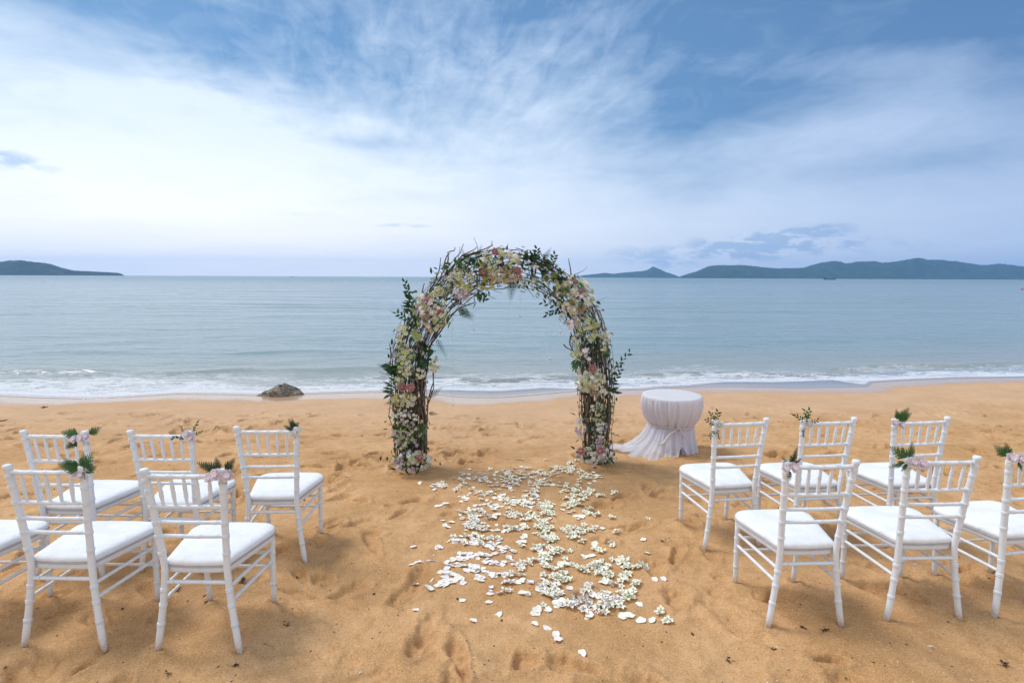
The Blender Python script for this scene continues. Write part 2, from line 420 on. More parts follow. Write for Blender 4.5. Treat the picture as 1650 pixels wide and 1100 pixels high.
b.inputs['IOR'].default_value = 1.33; b.inputs['Specular IOR Level'].default_value = .5
put(nt, b.inputs['Roughness'], fo.ramp(2, 400, .16, .32))
rip = noise(nt, vec(nt, gx * .42, gy * 1.0, 0.0), 5.0, 5, .6, .3)
rip2 = noise(nt, vec(nt, gx * .30, gy * 1.0, 0.0), 1.1, 4, .6, .4)
rip3 = noise(nt, vec(nt, gx * .16, gy * 1.0, 0.0), .16, 5, .62, .3)
n1 = bump(nt, rip, .5, .06); n1 = bump(nt, rip2, .6, .22, n1)
n1 = bump(nt, rip3 * fo.ramp(5, 40) * fo.ramp(120, 900, 1, .15), .8, 2.0, n1)
put(nt, b.inputs['Normal'], n1)
# foam: lace that closes up towards the shore
wrp = noise(nt, g, 1.6, 3, .5, out=1)
vadd = node(nt, 'ShaderNodeVectorMath', operation='MULTIPLY_ADD'); put(nt, vadd.inputs[0], wrp); vadd.inputs[1].default_value = (.55, .55, 0); put(nt, vadd.inputs[2], vec(nt, gx * .55, gy * 1.9, 0.0))
la = noise(nt, vadd.outputs[0], 2.2, 5, .62, .6); lb = noise(nt, vadd.outputs[0], 6.0, 4, .6, .4)
patch = noise(nt, vec(nt, gx * .35, gy * 1.1, 0.0), 1.0, 5, .62, .5)
la = (la - .5)._m('ABSOLUTE') * 2.6; lb = (lb - .5)._m('ABSOLUTE') * 2.6
lace = la.min(lb * 1.3 + .05)
fo2 = fo + (patch - .5) * 2.4 + gx.ramp(-9, -4, -.45, .15) + gx.ramp(2, 8, 0, .35)
thr = fo2.ramp(.1, 1.15, .62, .11, False).min(fo2.ramp(.9, 2.7, .22, -.06, False))
foam = ((thr - lace) * 7).clamp()
foam = foam * fo.ramp(-.01, .05) * fo2.ramp(2.0, 3.3, 1, 0)
edge = fo.ramp(.0, .06) * fo.ramp(.10, .55, 1, 0) * patch.ramp(.30, .50, .35, 1)
foam = foam.max(edge * .95)
sheer = noise(nt, g, 22, 4, .7)
foam = foam * sheer.ramp(.25, .5, .65, 1)
fb = node(nt, 'ShaderNodeBsdfDiffuse'); put(nt, fb.inputs[0], mixc(nt, sheer, (.72, .74, .77), (.86, .86, .87))); put(nt, fb.inputs['Normal'], bump(nt, sheer, .6, .03))
tr = node(nt, 'ShaderNodeBsdfTransparent'); gl = node(nt, 'ShaderNodeBsdfGlossy'); gl.inputs['Roughness'].default_value = .10
put(nt, gl.inputs['Normal'], bump(nt, rip, .12, .02))
fz = node(nt, 'ShaderNodeFresnel'); fz.inputs[0].default_value = 1.34
thin = node(nt, 'ShaderNodeMixShader'); put(nt, thin.inputs[0], (S(nt, fz.outputs[0]) * 1.9).clamp()); nt.links.new(tr.outputs[0], thin.inputs[1]); nt.links.new(gl.outputs[0], thin.inputs[2])
mw = node(nt, 'ShaderNodeMixShader'); put(nt, mw.inputs[0], fo.ramp(.0, 1.5, 0, 1)); nt.links.new(thin.outputs[0], mw.inputs[1]); nt.links.new(b.outputs[0], mw.inputs[2])
mf = node(nt, 'ShaderNodeMixShader'); put(nt, mf.inputs[0], (foam * .74).clamp()); nt.links.new(mw.outputs[0], mf.inputs[1]); nt.links.new(fb.outputs[0], mf.inputs[2])
nt.links.new(mf.outputs[0], nt.nodes['Material Output'].inputs[0])
tag(link('sea', me, m), kind='structure')

# ------------------------------------------------------------------ islands across the bay
def island(name, prof, D, depth, col1, col2, sd, bare=None):
    """prof: (azimuth px, height px above the waterline) seen at distance D"""
    us = [p[0] for p in prof]; hs = [p[1] for p in prof]
    n = 420; uu = np.linspace(us[0], us[-1], n); hh = np.interp(uu, us, hs)
    k = np.exp(-np.linspace(-2, 2, 9) ** 2); k /= k.sum(); hh = np.convolve(np.pad(hh, 4, 'edge'), k, 'valid')
    X = (uu - 825) / CF * D; Hm = hh / CF * D * 1.0
    rows = 46; t = np.linspace(-1, 1.6, rows)
    XX = np.repeat(X[None], rows, 0) * (1 + 0 * t[:, None]); YY = D + t[:, None] * depth * np.ones(n)[None]
    XX = XX * (YY / D)
    rdg = np.clip(1 - np.abs(t[:, None]) ** 1.35, 0, 1)
    sc = 90.0 / D * 40
    spur = vn(XX / D * 55, YY / D * 24, sd) * .5 + vn(XX / D * 130, YY / D * 60, sd + 1) * .25
    ZZ = WL + Hm[None] * rdg * (1 + spur * (.12 + (1 - rdg) * 2.2)) + (vn(XX / D * 420, YY / D * 300, sd + 2)) * Hm[None] * .035 * rdg * 2
    ZZ = np.where(t[:, None] * np.ones(n)[None] > 1, WL - 3, ZZ); ZZ[0] = WL - 3
    me = mesh_grid(name, XX, YY, ZZ)
    m, nt, b = newmat(name + '_forest'); g = node(nt, 'ShaderNodeNewGeometry').outputs['Position']
    a = noise(nt, g, .012, 6, .65); c = mixc(nt, a.ramp(.35, .65), col1, col2)
    if bare: c = mixc(nt, noise(nt, g, .004, 5, .6).ramp(.56, .66) * .7, c, bare)
    put(nt, b.inputs['Base Color'], c); b.inputs['Roughness'].default_value = .95; b.inputs['Specular IOR Level'].default_value = .1
    tag(link(name, me, m), kind='structure')
island('headland', [(-420, 20), (-300, 26), (-180, 17), (-80, 22), (-20, 18), (0, 20), (20, 22.5), (38, 24), (60, 21.5), (85, 18), (105, 12), (125, 7.5), (140, 7), (165, 6), (188, 5), (198, 4), (204, 0)], 3400, 500, (.02, .038, .024), (.04, .062, .04), 3, (.16, .15, .11))
island('small_island', [(922, 1), (940, 4), (960, 6), (972, 8), (985, 6.5), (1000, 8), (1020, 10), (1040, 12), (1050, 18), (1060, 14), (1072, 9), (1085, 5), (1096, 0)], 7500, 320, (.035, .06, .03), (.06, .09, .04), 8)
island('mountain_island', [(1085, 0), (1100, 5), (1120, 11), (1140, 20), (1160, 21.5), (1200, 20.5), (1220, 18.5), (1250, 15.5), (1290, 17.5), (1320, 26), (1345, 28), (1360, 24), (1385, 27.5), (1405, 28), (1415, 25.5), (1440, 27), (1465, 33.5), (1485, 31), (1510, 29.5), (1530, 29), (1555, 24.5), (1580, 23), (1600, 25.5), (1630, 22), (1660, 18), (1700, 22), (1760, 26), (1850, 16), (1960, 9), (2050, 0)], 6200, 900, (.03, .05, .025), (.05, .08, .035), 12)

# haze over the bay
V, F = box(-12500, 12500, -60, 8700, -6, 262)
hz = link('haze', mesh_np('haze', V, F, False)); m = bpy.data.materials.new('haze_air'); m.use_nodes = True; nt = m.node_tree; nt.nodes.clear()
o = node(nt, 'ShaderNodeOutputMaterial'); pvn = node(nt, 'ShaderNodeVolumePrincipled'); pvn.inputs['Color'].default_value = (.32, .60, 1.0, 1)
pvn.inputs['Density'].default_value = .00008; pvn.inputs['Anisotropy'].default_value = .35
nt.links.new(pvn.outputs[0], o.inputs['Volume']); hz.data.materials.append(m); tag(hz, kind='stuff')
# ------------------------------------------------------------------ materials for the things
def chair_paint():
    m, nt, b = newmat('white_painted_wood'); g = node(nt, 'ShaderNodeTexCoord').outputs['Object']; z = sep(nt, g)[2]
    rn = S(nt, node(nt, 'ShaderNodeObjectInfo').outputs['Random'])
    a = noise(nt, g, 16, 5, .65); c = mixc(nt, a.ramp(.35, .65), (.72, .76, .80), (.78, .815, .85))
    sc_ = noise(nt, g, 55, 5, .7, .8); c = mixc(nt, sc_.ramp(.655, .70) * .55, c, (.42, .37, .31))       # scuffs
    du = z.ramp(.01, .11, 1, 0) * noise(nt, g, 70, 4, .7).ramp(.35, .62)
    c = mixc(nt, du * .75, c, (.55, .38, .22))                                                               # sand dusting near the feet
    put(nt, b.inputs['Base Color'], c); put(nt, b.inputs['Roughness'], a.ramp(.3, .7, .34, .55)); b.inputs['Specular IOR Level'].default_value = .4
    put(nt, b.inputs['Normal'], bump(nt, noise(nt, g, 90, 4, .6), .15, .004)); return m
M_paint = chair_paint()
M_cush = simple('white_seat_cloth', (.83, .84, .86), .85, .05, 9, .2, .35, 900)
_n = M_cush.node_tree; _b = _n.nodes['Principled BSDF']; _tc = node(_n, 'ShaderNodeTexCoord').outputs['Object']
_w = noise(_n, _tc, 14, 4, .55, 1.2); _pb = _b.inputs['Normal'].links[0].from_socket
put(_n, _b.inputs['Normal'], bump(_n, _w, .35, .02, _pb))
M_pipe_shade = simple('cushion_welt_gap_shade', (.46, .43, .42), .8, .05, 30, .2)  # welt darkened to paint in the shadow gap between cushion and frame
M_twig = simple('willow_twig', (.095, .062, .052), .8, .5, 14, .2, .5, 90, objvar=.55)
M_twig2 = simple('pale_willow_twig', (.20, .145, .125), .8, .35, 14, .2, .5, 90, objvar=.4)
M_leafd = simple('dark_green_leaf', (.026, .075, .024), .42, .3, 25, .4, trans=.12, objvar=.45)
M_leafm = simple('mid_green_leaf', (.07, .15, .04), .45, .3, 25, .4, trans=.18, objvar=.4)
M_fern = simple('fern_green', (.040, .125, .035), .5, .25, 40, .35, trans=.2, objvar=.3)
M_fernd = simple('dark_fern_green', (.018, .055, .030), .5, .25, 40, .35, trans=.15, objvar=.3)
def petalmat(n, c, v=.10, ov=.10, tl=.15): return simple(n, c, .6, v, 60, .25, trans=tl, objvar=ov)
M_cream = petalmat('cream_petal', (.76, .74, .55)); M_white = petalmat('white_petal', (.86, .84, .76)); M_lime = petalmat('lime_petal', (.58, .62, .29), .15)
M_peach = petalmat('peach_petal', (.72, .57, .44)); M_pink = petalmat('pink_petal', (.70, .39, .38)); M_lilac = petalmat('lilac_petal', (.66, .54, .60))
M_plum = petalmat('plum_petal', (.10, .025, .045)); M_butter = petalmat('butter_petal', (.66, .55, .20)); M_blush = petalmat('blush_petal', (.92, .83, .85), .05, .05, .05); M_pinkw = petalmat('pale_pink_petal', (.93, .82, .85), .05, .05, .05)
M_ivory = petalmat('ivory_petal', (.90, .87, .76), .03, .04, .05); M_greenw = petalmat('greenish_ivory_petal', (.93, .92, .78), .04, .04, .05); M_pinkiv = petalmat('pinkish_ivory_petal', (.90, .84, .81), .03, .04, .05)

# ------------------------------------------------------------------ rock at the water's edge
def rock():
    bm = bmesh.new(); bmesh.ops.create_icosphere(bm, subdivisions=6, radius=1)
    P = np.array([v.co[:] for v in bm.verts])
    top = np.clip(1.06 - .80 * np.abs(P[:, 0] - .12) ** 1.1, .1, 1)
    P[:, 0] *= .42; P[:, 1] *= .32; P[:, 2] *= .215
    P[:, 2] *= np.where(P[:, 2] > 0, top, .6); P[:, 0] += .12 * np.maximum(P[:, 2], 0)
    n = .085 * vn(P[:, 0] * 7 + P[:, 2] * 5, P[:, 1] * 7 - P[:, 2] * 4, 1) + .045 * vn(P[:, 0] * 18 + P[:, 2] * 12, P[:, 1] * 17 + P[:, 2] * 9, 2) + .024 * vn(P[:, 0] * 50, P[:, 1] * 40 + P[:, 2] * 48, 3)
    L = np.linalg.norm(P, axis=1)[:, None]; P = P * (1 + n[:, None] / np.maximum(L, .1))
    f = np.floor((P[:, 2] + P[:, 0] * .3) / .05) * .05; P[:, 2] = P[:, 2] * .72 + (f - P[:, 0] * .3) * .28
    for v, p in zip(bm.verts, P): v.co = p
    me = bpy.data.meshes.new('shore_rock'); bm.to_mesh(me); bm.free(); me.polygons.foreach_set('use_smooth', [True] * len(me.polygons))
    m, nt, b = newmat('wet_brown_rock'); g = node(nt, 'ShaderNodeTexCoord').outputs['Object']; z = sep(nt, g)[2]
    a = noise(nt, g, 9, 6, .7); c = mixc(nt, a.ramp(.35, .65), (.075, .06, .045), (.27, .215, .16))
    v = node(nt, 'ShaderNodeTexVoronoi'); v.inputs['Scale'].default_value = 34; nt.links.new(g, v.inputs['Vector'])
    bar = S(nt, v.outputs[0]).ramp(.16, .30, 1, 0) * noise(nt, g, 5, 3, .6).ramp(.44, .56) * z.ramp(-.02, .12, 1, .1)
    c = mixc(nt, bar * .85, c, (.50, .45, .37)); put(nt, b.inputs['Base Color'], c)
    b.inputs['Roughness'].default_value = .5; put(nt, b.inputs['Normal'], bump(nt, noise(nt, g, 40, 5, .7) + bar * .4, .9, .02))
    o = link('shore_rock', me, m, loc=(-4.28, 10.14, gz(-4.28, 10.14) - .0), rot=(0, 0, R(8)))
    tag(o, 'low brown barnacled rock sitting in the foam at the edge of the water', 'rock')
rock()

# ------------------------------------------------------------------ flower meshes
def petal_verts(L, W, cup=.3, curl=.0, nu=4, nv=3, tip=.3, base=.25):
    V = []; F = []
    for i in range(nu + 1):
        t = i / nu; wd = W * (base * (1 - t) + math.sin(math.pi * min(1, t * .86 + .07)) ** .8 * (1 - .0 * t)) * (1 if t < .95 else 1 - tip)
        for j in range(nv + 1):
            s_ = (j / nv) * 2 - 1
            V.append((s_ * wd * .5, L * t, cup * W * s_ * s_ + curl * L * t * t))
    for i in range(nu):
        for j in range(nv):
            a = i * (nv + 1) + j; F.append((a, a + 1, a + nv + 2, a + nv + 1))
    return V, F
def addp(mb, VF, mat, mi=0): mb.add([mat @ Vector(v) for v in VF[0]], VF[1], mi)
def blossom(seed, n=5, L=.024, W=.017, tilt=.35, lip=True):
    """flat face towards +Z"""
    r = random.Random(seed); mb = MB()
    for k in range(n):
        a = 2 * math.pi * k / n + r.uniform(-.15, .15)
        Mx = Matrix.Rotation(a, 4, 'Z') @ Matrix.Rotation(tilt + r.uniform(-.2, .2), 4, 'X')
        addp(mb, petal_verts(L * r.uniform(.85, 1.1), W * r.uniform(.85, 1.1), .25, r.uniform(-.25, .15), 3, 2), Mx)
    if lip:
        for k in range(3):
            Mx = Matrix.Translation((0, 0, .002)) @ Matrix.Rotation(2.1 * k, 4, 'Z') @ Matrix.Rotation(1.0, 4, 'X')
            addp(mb, petal_verts(L * .4, W * .45, .4, 0, 2, 2), Mx, 1)
    return mb
def rose(seed, R0=.030):
    r = random.Random(seed); mb = MB()
    for ring, (n, rad, L, tilt) in enumerate(((3, .10, .9, 1.45), (4, .28, .95, 1.25), (5, .5, 1.0, 1.0), (6, .75, 1.0, .62))):
        for k in range(n):
            a = 2 * math.pi * (k + .4 * ring) / n + r.uniform(-.1, .1)
            Mx = Matrix.Rotation(a, 4, 'Z') @ Matrix.Translation((0, rad * R0 * .55, -R0 * .12 * ring)) @ Matrix.Rotation(tilt, 4, 'X')
            addp(mb, petal_verts(R0 * L, R0 * 1.05, .28, -.18 if ring > 1 else .1, 4, 3, .15, .5), Mx)
    return mb
def mum(seed, R0=.030, n=70):
    r = random.Random(seed); mb = MB()
    for k in range(n):
        z = (k + .5) / n; ph = k * 2.39996; t = math.acos(1 - z * 1.15)
        Mx = Matrix.Rotation(ph, 4, 'Z') @ Matrix.Rotation(math.pi / 2 - t, 4, 'X')
        addp(mb, petal_verts(R0 * r.uniform(.85, 1.1), R0 * .24, .4, -.15, 2, 1), Mx)
    return mb
def floret_ball(seed, R0=.04, n=34):
    r = random.Random(seed); mb = MB()
    for k in range(n):
        z = (k + .5) / n; ph = k * 2.39996; t = math.acos(1 - z * 1.3)
        Mx = Matrix.Rotation(ph, 4, 'Z') @ Matrix.Rotation(-t, 4, 'X') @ Matrix.Translation((0, 0, R0 * r.uniform(.8, 1.05)))
        for q in range(4): addp(mb, petal_verts(R0 * .34, R0 * .30, .2, .1, 2, 1), Mx @ Matrix.Rotation(q * 1.57 + r.random(), 4, 'Z') @ Matrix.Rotation(.2, 4, 'X'))
    return mb
def leaf_vf(L, W, fold=.25, droop=-.2, nu=5):
    V, F = [], []
    for i in range(nu + 1):
        t = i / nu; wd = W * math.sin(math.pi * t ** .8) * .5 + .0006
        z = droop * L * t * t
        V += [(-wd, L * t, z + fold * wd), (0, L * t, z), (wd, L * t, z + fold * wd)]
    for i in range(nu):
        a = i * 3; F += [(a, a + 1, a + 4, a + 3), (a + 1, a + 2, a + 5, a + 4)]
    return V, F
def fern(seed, L=.16, W=.09, droop=-.25, n=9, pw=.15):
    r = random.Random(seed); mb = MB()
    P = [(0, L * t, droop * L * t * t) for t in np.linspace(0, 1, 8)]
    mb.add(*tube(P, [.0014 * (1.1 - t) for t in np.linspace(0, 1, 8)], 4))
    for i in range(n):
        t = .10 + .88 * i / (n - 1); ln = W * .60 * (1.06 - t) ** .85 * min(1, .55 + t * 3) + .003
        for sgn in (-1, 1):
            base = Vector((0, L * t, droop * L * t * t))
            A = Matrix.Translation(base) @ Matrix.Rotation(-sgn * (.95 - .2 * t), 4, 'Z') @ Matrix.Rotation(-.15 + r.uniform(-.15, .15), 4, 'X')
            V, F = [], []; nn = 7      # toothed pinna
            for k in range(nn + 1):
                q = k / nn; wd = ln * pw * (1 - q * .8) * (1.0 if k % 2 == 0 else .4) + .0004
                V += [(-wd, ln * q, .15 * wd), (0, ln * q, 0), (wd, ln * q, .15 * wd)]
            for k in range(nn):
                a = k * 3; F += [(a, a + 1, a + 4, a + 3), (a + 1, a + 2, a + 5, a + 4)]
            addp(mb, (V, F), A)
    return mb
def face_rot(d, spin=0.0):
    Y = Vector(d).normalized(); Z = Vector((0, -1, 0)); Z = (Z - Y * Z.dot(Y)).normalized(); X = Y.cross(Z)
    return (Matrix((X, Y, Z)).transposed() @ Matrix.Rotation(spin, 3, 'Y')).to_euler()
def sprig(seed, L=.20, n=9, ll=.05, lw=.024):
    r = random.Random(seed); mb = MB()
    P = [Vector((.10 * L * math.sin(t * 2), L * t, .05 * L * math.sin(t * 3))) for t in np.linspace(0, 1, 7)]
    mb.add(*tube(P, [.0022 * (1.15 - t) for t in np.linspace(0, 1, 7)], 5))
    for i in range(n):
        t = .12 + .88 * i / (n - 1); p = Vector((.10 * L * math.sin(t * 2), L * t, .05 * L * math.sin(t * 3))); sg = -1 if i % 2 else 1
        A = Matrix.Translation(p) @ Matrix.Rotation(sg * (.9 - .5 * (i == n - 1)) + r.uniform(-.2, .2), 4, 'Z') @ Matrix.Rotation(r.uniform(-.5, .5), 4, 'X') @ Matrix.Rotation(r.uniform(-.7, .7), 4, 'Y')
        addp(mb, leaf_vf(ll * r.uniform(.75, 1.1), lw * r.uniform(.8, 1.1)), A)
    return mb

# ------------------------------------------------------------------ the arch
AM = Vector((-.0667, 5.5837, 0)); AA = R(6.083)
arch = empty('flower_arch', (AM.x, AM.y, -.095), (0, 0, AA))
tag(arch, 'tall horseshoe arch of dark willow twigs covered with cream and pink flowers on the sand', 'wedding arch')
_e = Vector((math.cos(AA), math.sin(AA), 0)); _nn = Vector((-math.sin(AA), math.cos(AA), 0))
def AP(u, v, dep=0.0):
    """a point of the arch plane, in the arch's own axes, seen at photo pixel (u, v)"""
    d = Vector(unproject_dir(u, v)); o_ = Vector((0, 0, CH)); A0 = Vector((AM.x, AM.y, -.095)) + _nn * dep
    t = _nn.dot(A0 - o_) / _nn.dot(d); P = o_ + d * t - Vector((AM.x, AM.y, -.095))
    return Vector((P.dot(_e), dep, P.z))
CLp = [(661, 758), (661, 700), (658, 650), (658, 600), (664, 560), (681, 520), (703, 487), (729, 461), (758, 443), (798, 432), (840, 434), (880, 450), (912, 474), (936, 508), (952, 556), (960, 600), (962, 650), (962, 700), (961, 750)]
CL = [AP(*p) for p in CLp]
_seg = [0]
for i in range(1, len(CL)): _seg.append(_seg[-1] + (CL[i] - CL[i - 1]).length)
TOT = _seg[-1]
def cpos(t):
    t = max(0, min(1, t)) * TOT
    i = min(max(int(np.searchsorted(_seg, t)) - 1, 0), len(CL) - 2)
    f = (t - _seg[i]) / (_seg[i + 1] - _seg[i])
    def cr(p0, p1, p2, p3, f): return .5 * ((2 * p1) + (p2 - p0) * f + (2 * p0 - 5 * p1 + 4 * p2 - p3) * f * f + (3 * p1 - p0 - 3 * p2 + p3) * f ** 3)
    return cr(CL[max(i - 1, 0)], CL[i], CL[i + 1], CL[min(i + 2, len(CL) - 1)], f)
def cfr(t):
    p = cpos(t); tg = (cpos(t + .008) - cpos(t - .008)).normalized(); n = Vector((-tg.z, 0, tg.x))   # outward normal
    return p, tg, n
def thk(t): return .165 + .03 * math.sin(math.pi * t)
r = random.Random(3)
ntw = 0
def put_twig(pts, rad, mat):
    global ntw; ntw += 1
    k = len(pts)
    link('twig', mesh_np('twig', *tube(pts, [rad * (1.1 - .65 * i / (k - 1)) for i in range(k)], 5)), mat, arch)
for k in range(212):
    if k < 62: t0 = r.uniform(-.02, .02); ln = r.uniform(.22, .38)           # stand in the sand, left foot
    elif k < 124: t0 = 1 - r.uniform(-.02, .02); ln = -r.uniform(.22, .38)    # right foot
    else: t0 = r.uniform(.12, .88); ln = r.choice([-1, 1]) * r.uniform(.14, .28)
    th = r.uniform(0, 6.28); rho = math.sqrt(r.uniform(.15, 1)); tw = r.uniform(-1.6, 1.6); fl = r.uniform(-.2, .35)
    n = 15; pts = []; ph = r.uniform(0, 6); am = r.uniform(.006, .02)
    for i in range(n):
        q = i / (n - 1); t = t0 + ln * q; p, tg, nn = cfr(t)
        if t < 0: p = p + tg * t * TOT
        if t > 1: p = p + tg * (t - 1) * TOT
        rd = thk(t) * rho * (1 + fl * q * q * .35)
        if t < .09 or t > .91: rd *= .88
        p = p + nn * (rd * math.cos(th + tw * q)) + Vector((0, 1, 0)) * (rd * 1.0 * math.sin(th + tw * q))
        p = p + nn * am * math.sin(q * 11 + ph) + Vector((0, am * math.cos(q * 9 + ph), 0)) + Vector((r.gauss(0, .004), r.gauss(0, .004), r.gauss(0, .004)))
        pts.append(p)
    put_twig(pts, r.uniform(.0032, .0068), M_twig if r.random() < .62 else M_twig2)
# loose tips seen against the sky and sea
for pl in ([(700, 470), (712, 440), (724, 427), (742, 408), (747, 393)], [(712, 452), (735, 425), (758, 409), (785, 404), (800, 403)], [(715, 445), (745, 411), (762, 404), (768, 398)],
           [(745, 412), (765, 408), (783, 400), (793, 396), (793, 388)], [(692, 470), (705, 443), (709, 430), (710, 415)], [(715, 430), (720, 412), (725, 408)], [(722, 425), (722, 407), (732, 404), (733, 398)],
           [(675, 485), (681, 468), (684, 456)], [(921, 450), (919, 430), (916, 416)], [(895, 440), (880, 420), (871, 408), (870, 404)], [(840, 425), (850, 414), (830, 408), (822, 409)],
           [(690, 560), (722, 518), (735, 500), (757, 490), (765, 486), (764, 478), (780, 466)], [(700, 545), (716, 514), (740, 497), (762, 478)], [(860, 462), (867, 468), (878, 473), (880, 482)],
           [(920, 540), (918, 555), (924, 566), (930, 570)], [(908, 555), (914, 561), (922, 565)], [(691, 640), (698, 615), (697, 590), (693, 575)], [(688, 655), (694, 640), (699, 626), (699, 600)],
           [(632, 575), (629, 560), (627, 553)], [(629, 598), (630, 575), (640, 556)], [(972, 540), (968, 515), (955, 490)], [(983, 620), (982, 600), (978, 570)], [(928, 600), (930, 580), (926, 565)],
           [(640, 690), (636, 720), (641, 745)], [(690, 640), (688, 690), (687, 745)], [(683, 640), (686, 700), (689, 748)], [(945, 640), (943, 690), (944, 730)], [(978, 620), (981, 660), (978, 715)], [(972, 600), (980, 640), (980, 700)]):
    dp = r.uniform(-.12, .12); P = [AP(u, v, dp) for u, v in pl]; Q = []
    for i in range(len(P) - 1):
        for f in (0, .5): Q.append(P[i].lerp(P[i + 1], f) + Vector((r.gauss(0, .003), r.gauss(0, .006), r.gauss(0, .003))))
    Q.append(P[-1]); put_twig(Q, .0076, M_twig if r.random() < .6 else M_twig2)

for k in range(58):      # crooked spurs breaking the outline
    t = r.choice([r.uniform(.28, .55), r.uniform(.1, .9)]); p, tg, nn = cfr(t); th = r.gauss(0, .9) if r.random() < .75 else 3.14 + r.gauss(0, .5); sg = r.choice([-1, 1, 1])
    out_ = nn * math.cos(th) + Vector((0, math.sin(th), 0)); q0 = p + out_ * thk(t) * .8; d = (tg * sg * r.uniform(.5, 1.2) + out_ * r.uniform(.2, .7)).normalized(); P = []
    for i in range(9):
        P.append(q0.copy()); d = (d + Vector((r.gauss(0, .16), r.gauss(0, .12), r.gauss(0, .16)))).normalized(); q0 = q0 + d * r.uniform(.015, .038)
    put_twig(P, r.uniform(.0032, .0055), M_twig if r.random() < .6 else M_twig2)
def near_t(p):
    best = min(range(201), key=lambda i: (cpos(i / 200) - p).length_squared); return best / 200
MSH = {}
def shared(key, fn, mats):
    if key not in MSH: MSH[key] = fn().mesh(key[0] if isinstance(key, tuple) else key, mats)
    return MSH[key]
def face_dir(p, c, bias=.9):
    d = (p - c); d = d.normalized() if d.length > 1e-5 else Vector((0, -1, 0))
    return (d + Vector((0, -bias, .15))).normalized()
def orient(d, spin): return (d.to_track_quat('Z', 'Y').to_matrix() @ Matrix.Rotation(spin, 3, 'Z')).to_euler()
FL = {'orchid': 0, 'rose': 0, 'mum': 0, 'hyd': 0, 'leaf': 0}
overflow = MB(); OFM = [M_cream, M_white, M_lime, M_lilac, M_leafd, M_leafm, M_butter, M_blush]
def add_flower(kind, mat, p, d, sc=1.0, lip=None):
    FL[kind] = FL.get(kind, 0) + 1; vr = r.randrange(4); rot = orient(d, r.uniform(0, 6.28))
    if kind == 'orchid':
        if FL[kind] > 290:
            mx = Matrix.Translation(p) @ rot.to_matrix().to_4x4() @ Matrix.Scale(sc, 4); bl = blossom(vr)
            overflow.add([mx @ Vector(v) for v in bl.V], bl.F, OFM.index(mat) if mat in OFM else 1); return
        me = shared(('orchid_blossom', vr, mat.name), lambda: blossom(vr), [mat, lip or (M_butter if mat != M_lilac else M_plum)]); nm = 'orchid_blossom'
    elif kind == 'rose': me = shared(('rose', vr, mat.name), lambda: rose(vr), [mat]); nm = 'rose'
    elif kind == 'mum': me = shared(('chrysanthemum', vr, mat.name), lambda: mum(vr), [mat]); nm = 'chrysanthemum'
    else: me = shared(('hydrangea_head', vr, mat.name), lambda: floret_ball(vr), [mat]); nm = 'hydrangea_head'
    link(nm, me, None, arch, p, rot, sc)
def cluster(u, v, rx, rz, n, mats, kinds=('orchid',), sc=(.8, 1.2), dep=-.02, bulge=.13):
    n = int(n * 1.7); sc = (sc[0] * .88, sc[1] * .96)
    c = AP(u, v, dep)
    for k in range(n):
        a = r.uniform(0, 6.28); q = math.sqrt(r.random()); U = u + rx * q * math.cos(a); Vv = v + rz * q * math.sin(a)
        b = dep - bulge * math.sqrt(max(0, 1 - q * q)) - .10 + r.uniform(-.03, .05)
        p = AP(U, Vv, b); d = face_dir(p, c, .7)
        kd = r.choice(kinds); add_flower(kd, r.choice(mats), p, d, r.uniform(*sc) * (.55 if kd == 'hyd' else .8 if kd == 'mum' else 1.0))
def rose_at(u, v, mat, sc=1.0, dep=-.24): add_flower('rose', mat, AP(u, v, dep), (Vector((r.gauss(0, .25), -1, r.gauss(.1, .25)))).normalized(), sc)
# crown of the arch
cluster(803, 424, 36, 20, 44, [M_cream, M_cream, M_lime, M_white], ('orchid', 'orchid', 'hyd'), (.9, 1.35))
cluster(812, 446, 34, 10, 24, [M_butter, M_cream, M_peach], ('orchid', 'mum'), (.8, 1.1), bulge=.06)
cluster(785, 458, 10, 10, 9, [M_lime, M_butter], ('orchid',), bulge=.03); cluster(845, 453, 30, 4, 8, [M_cream, M_lime], ('orchid',), (.6, .9), bulge=.03)
for u, v, mt, s_ in ((797, 405, M_pink, 1.0), (780, 440, M_pink, 1.2), (833, 437, M_pink, 1.25), (807, 425, M_plum, .9), (812, 430, M_lilac, .8), (815, 436, M_peach, .9)): rose_at(u, v, mt, s_)
# green-cream orchids along the left shoulder
cluster(741, 444, 22, 13, 24, [M_cream, M_lime, M_white], ('orchid',), (.8, 1.15)); cluster(748, 462, 14, 8, 9, [M_butter, M_lime]); cluster(722, 456, 10, 12, 9, [M_cream, M_lilac])
cluster(744, 474, 12, 8, 7, [M_lilac, M_blush])
cluster(694, 499, 30, 34, 52, [M_cream, M_blush, M_peach, M_white, M_lime], ('orchid', 'orchid', 'orchid', 'hyd'), (.9, 1.35))
for u, v, mt, s_ in ((706, 502, M_pink, 1.1), (689, 482, M_pink, .9), (686, 512, M_peach, 1.3), (707, 469, M_cream, 1.5), (682, 497, M_plum, .8), (692, 500, M_plum, .6)): rose_at(u, v, mt, s_)
for q in range(5): add_flower('mum', M_lime, AP(674 + r.uniform(-8, 8), 541 + r.uniform(-6, 6), -.22), Vector((r.gauss(0, .3), -1, .2)).normalized(), 1.0)
cluster(648, 545, 10, 22, 17, [M_cream, M_lime, M_white]); cluster(657, 570, 14, 10, 10, [M_cream, M_lime]); cluster(651, 592, 14, 22, 24, [M_cream, M_lime], sc=(.75, 1.1)); cluster(700, 586, 8, 12, 9, [M_cream, M_lime, M_white], bulge=.02); cluster(676, 603, 9, 8, 6, [M_cream])
cluster(642, 613, 8, 6, 6, [M_lime, M_cream]); rose_at(648, 624, M_pink, 1.25); rose_at(661, 624, M_pink, 1.25)
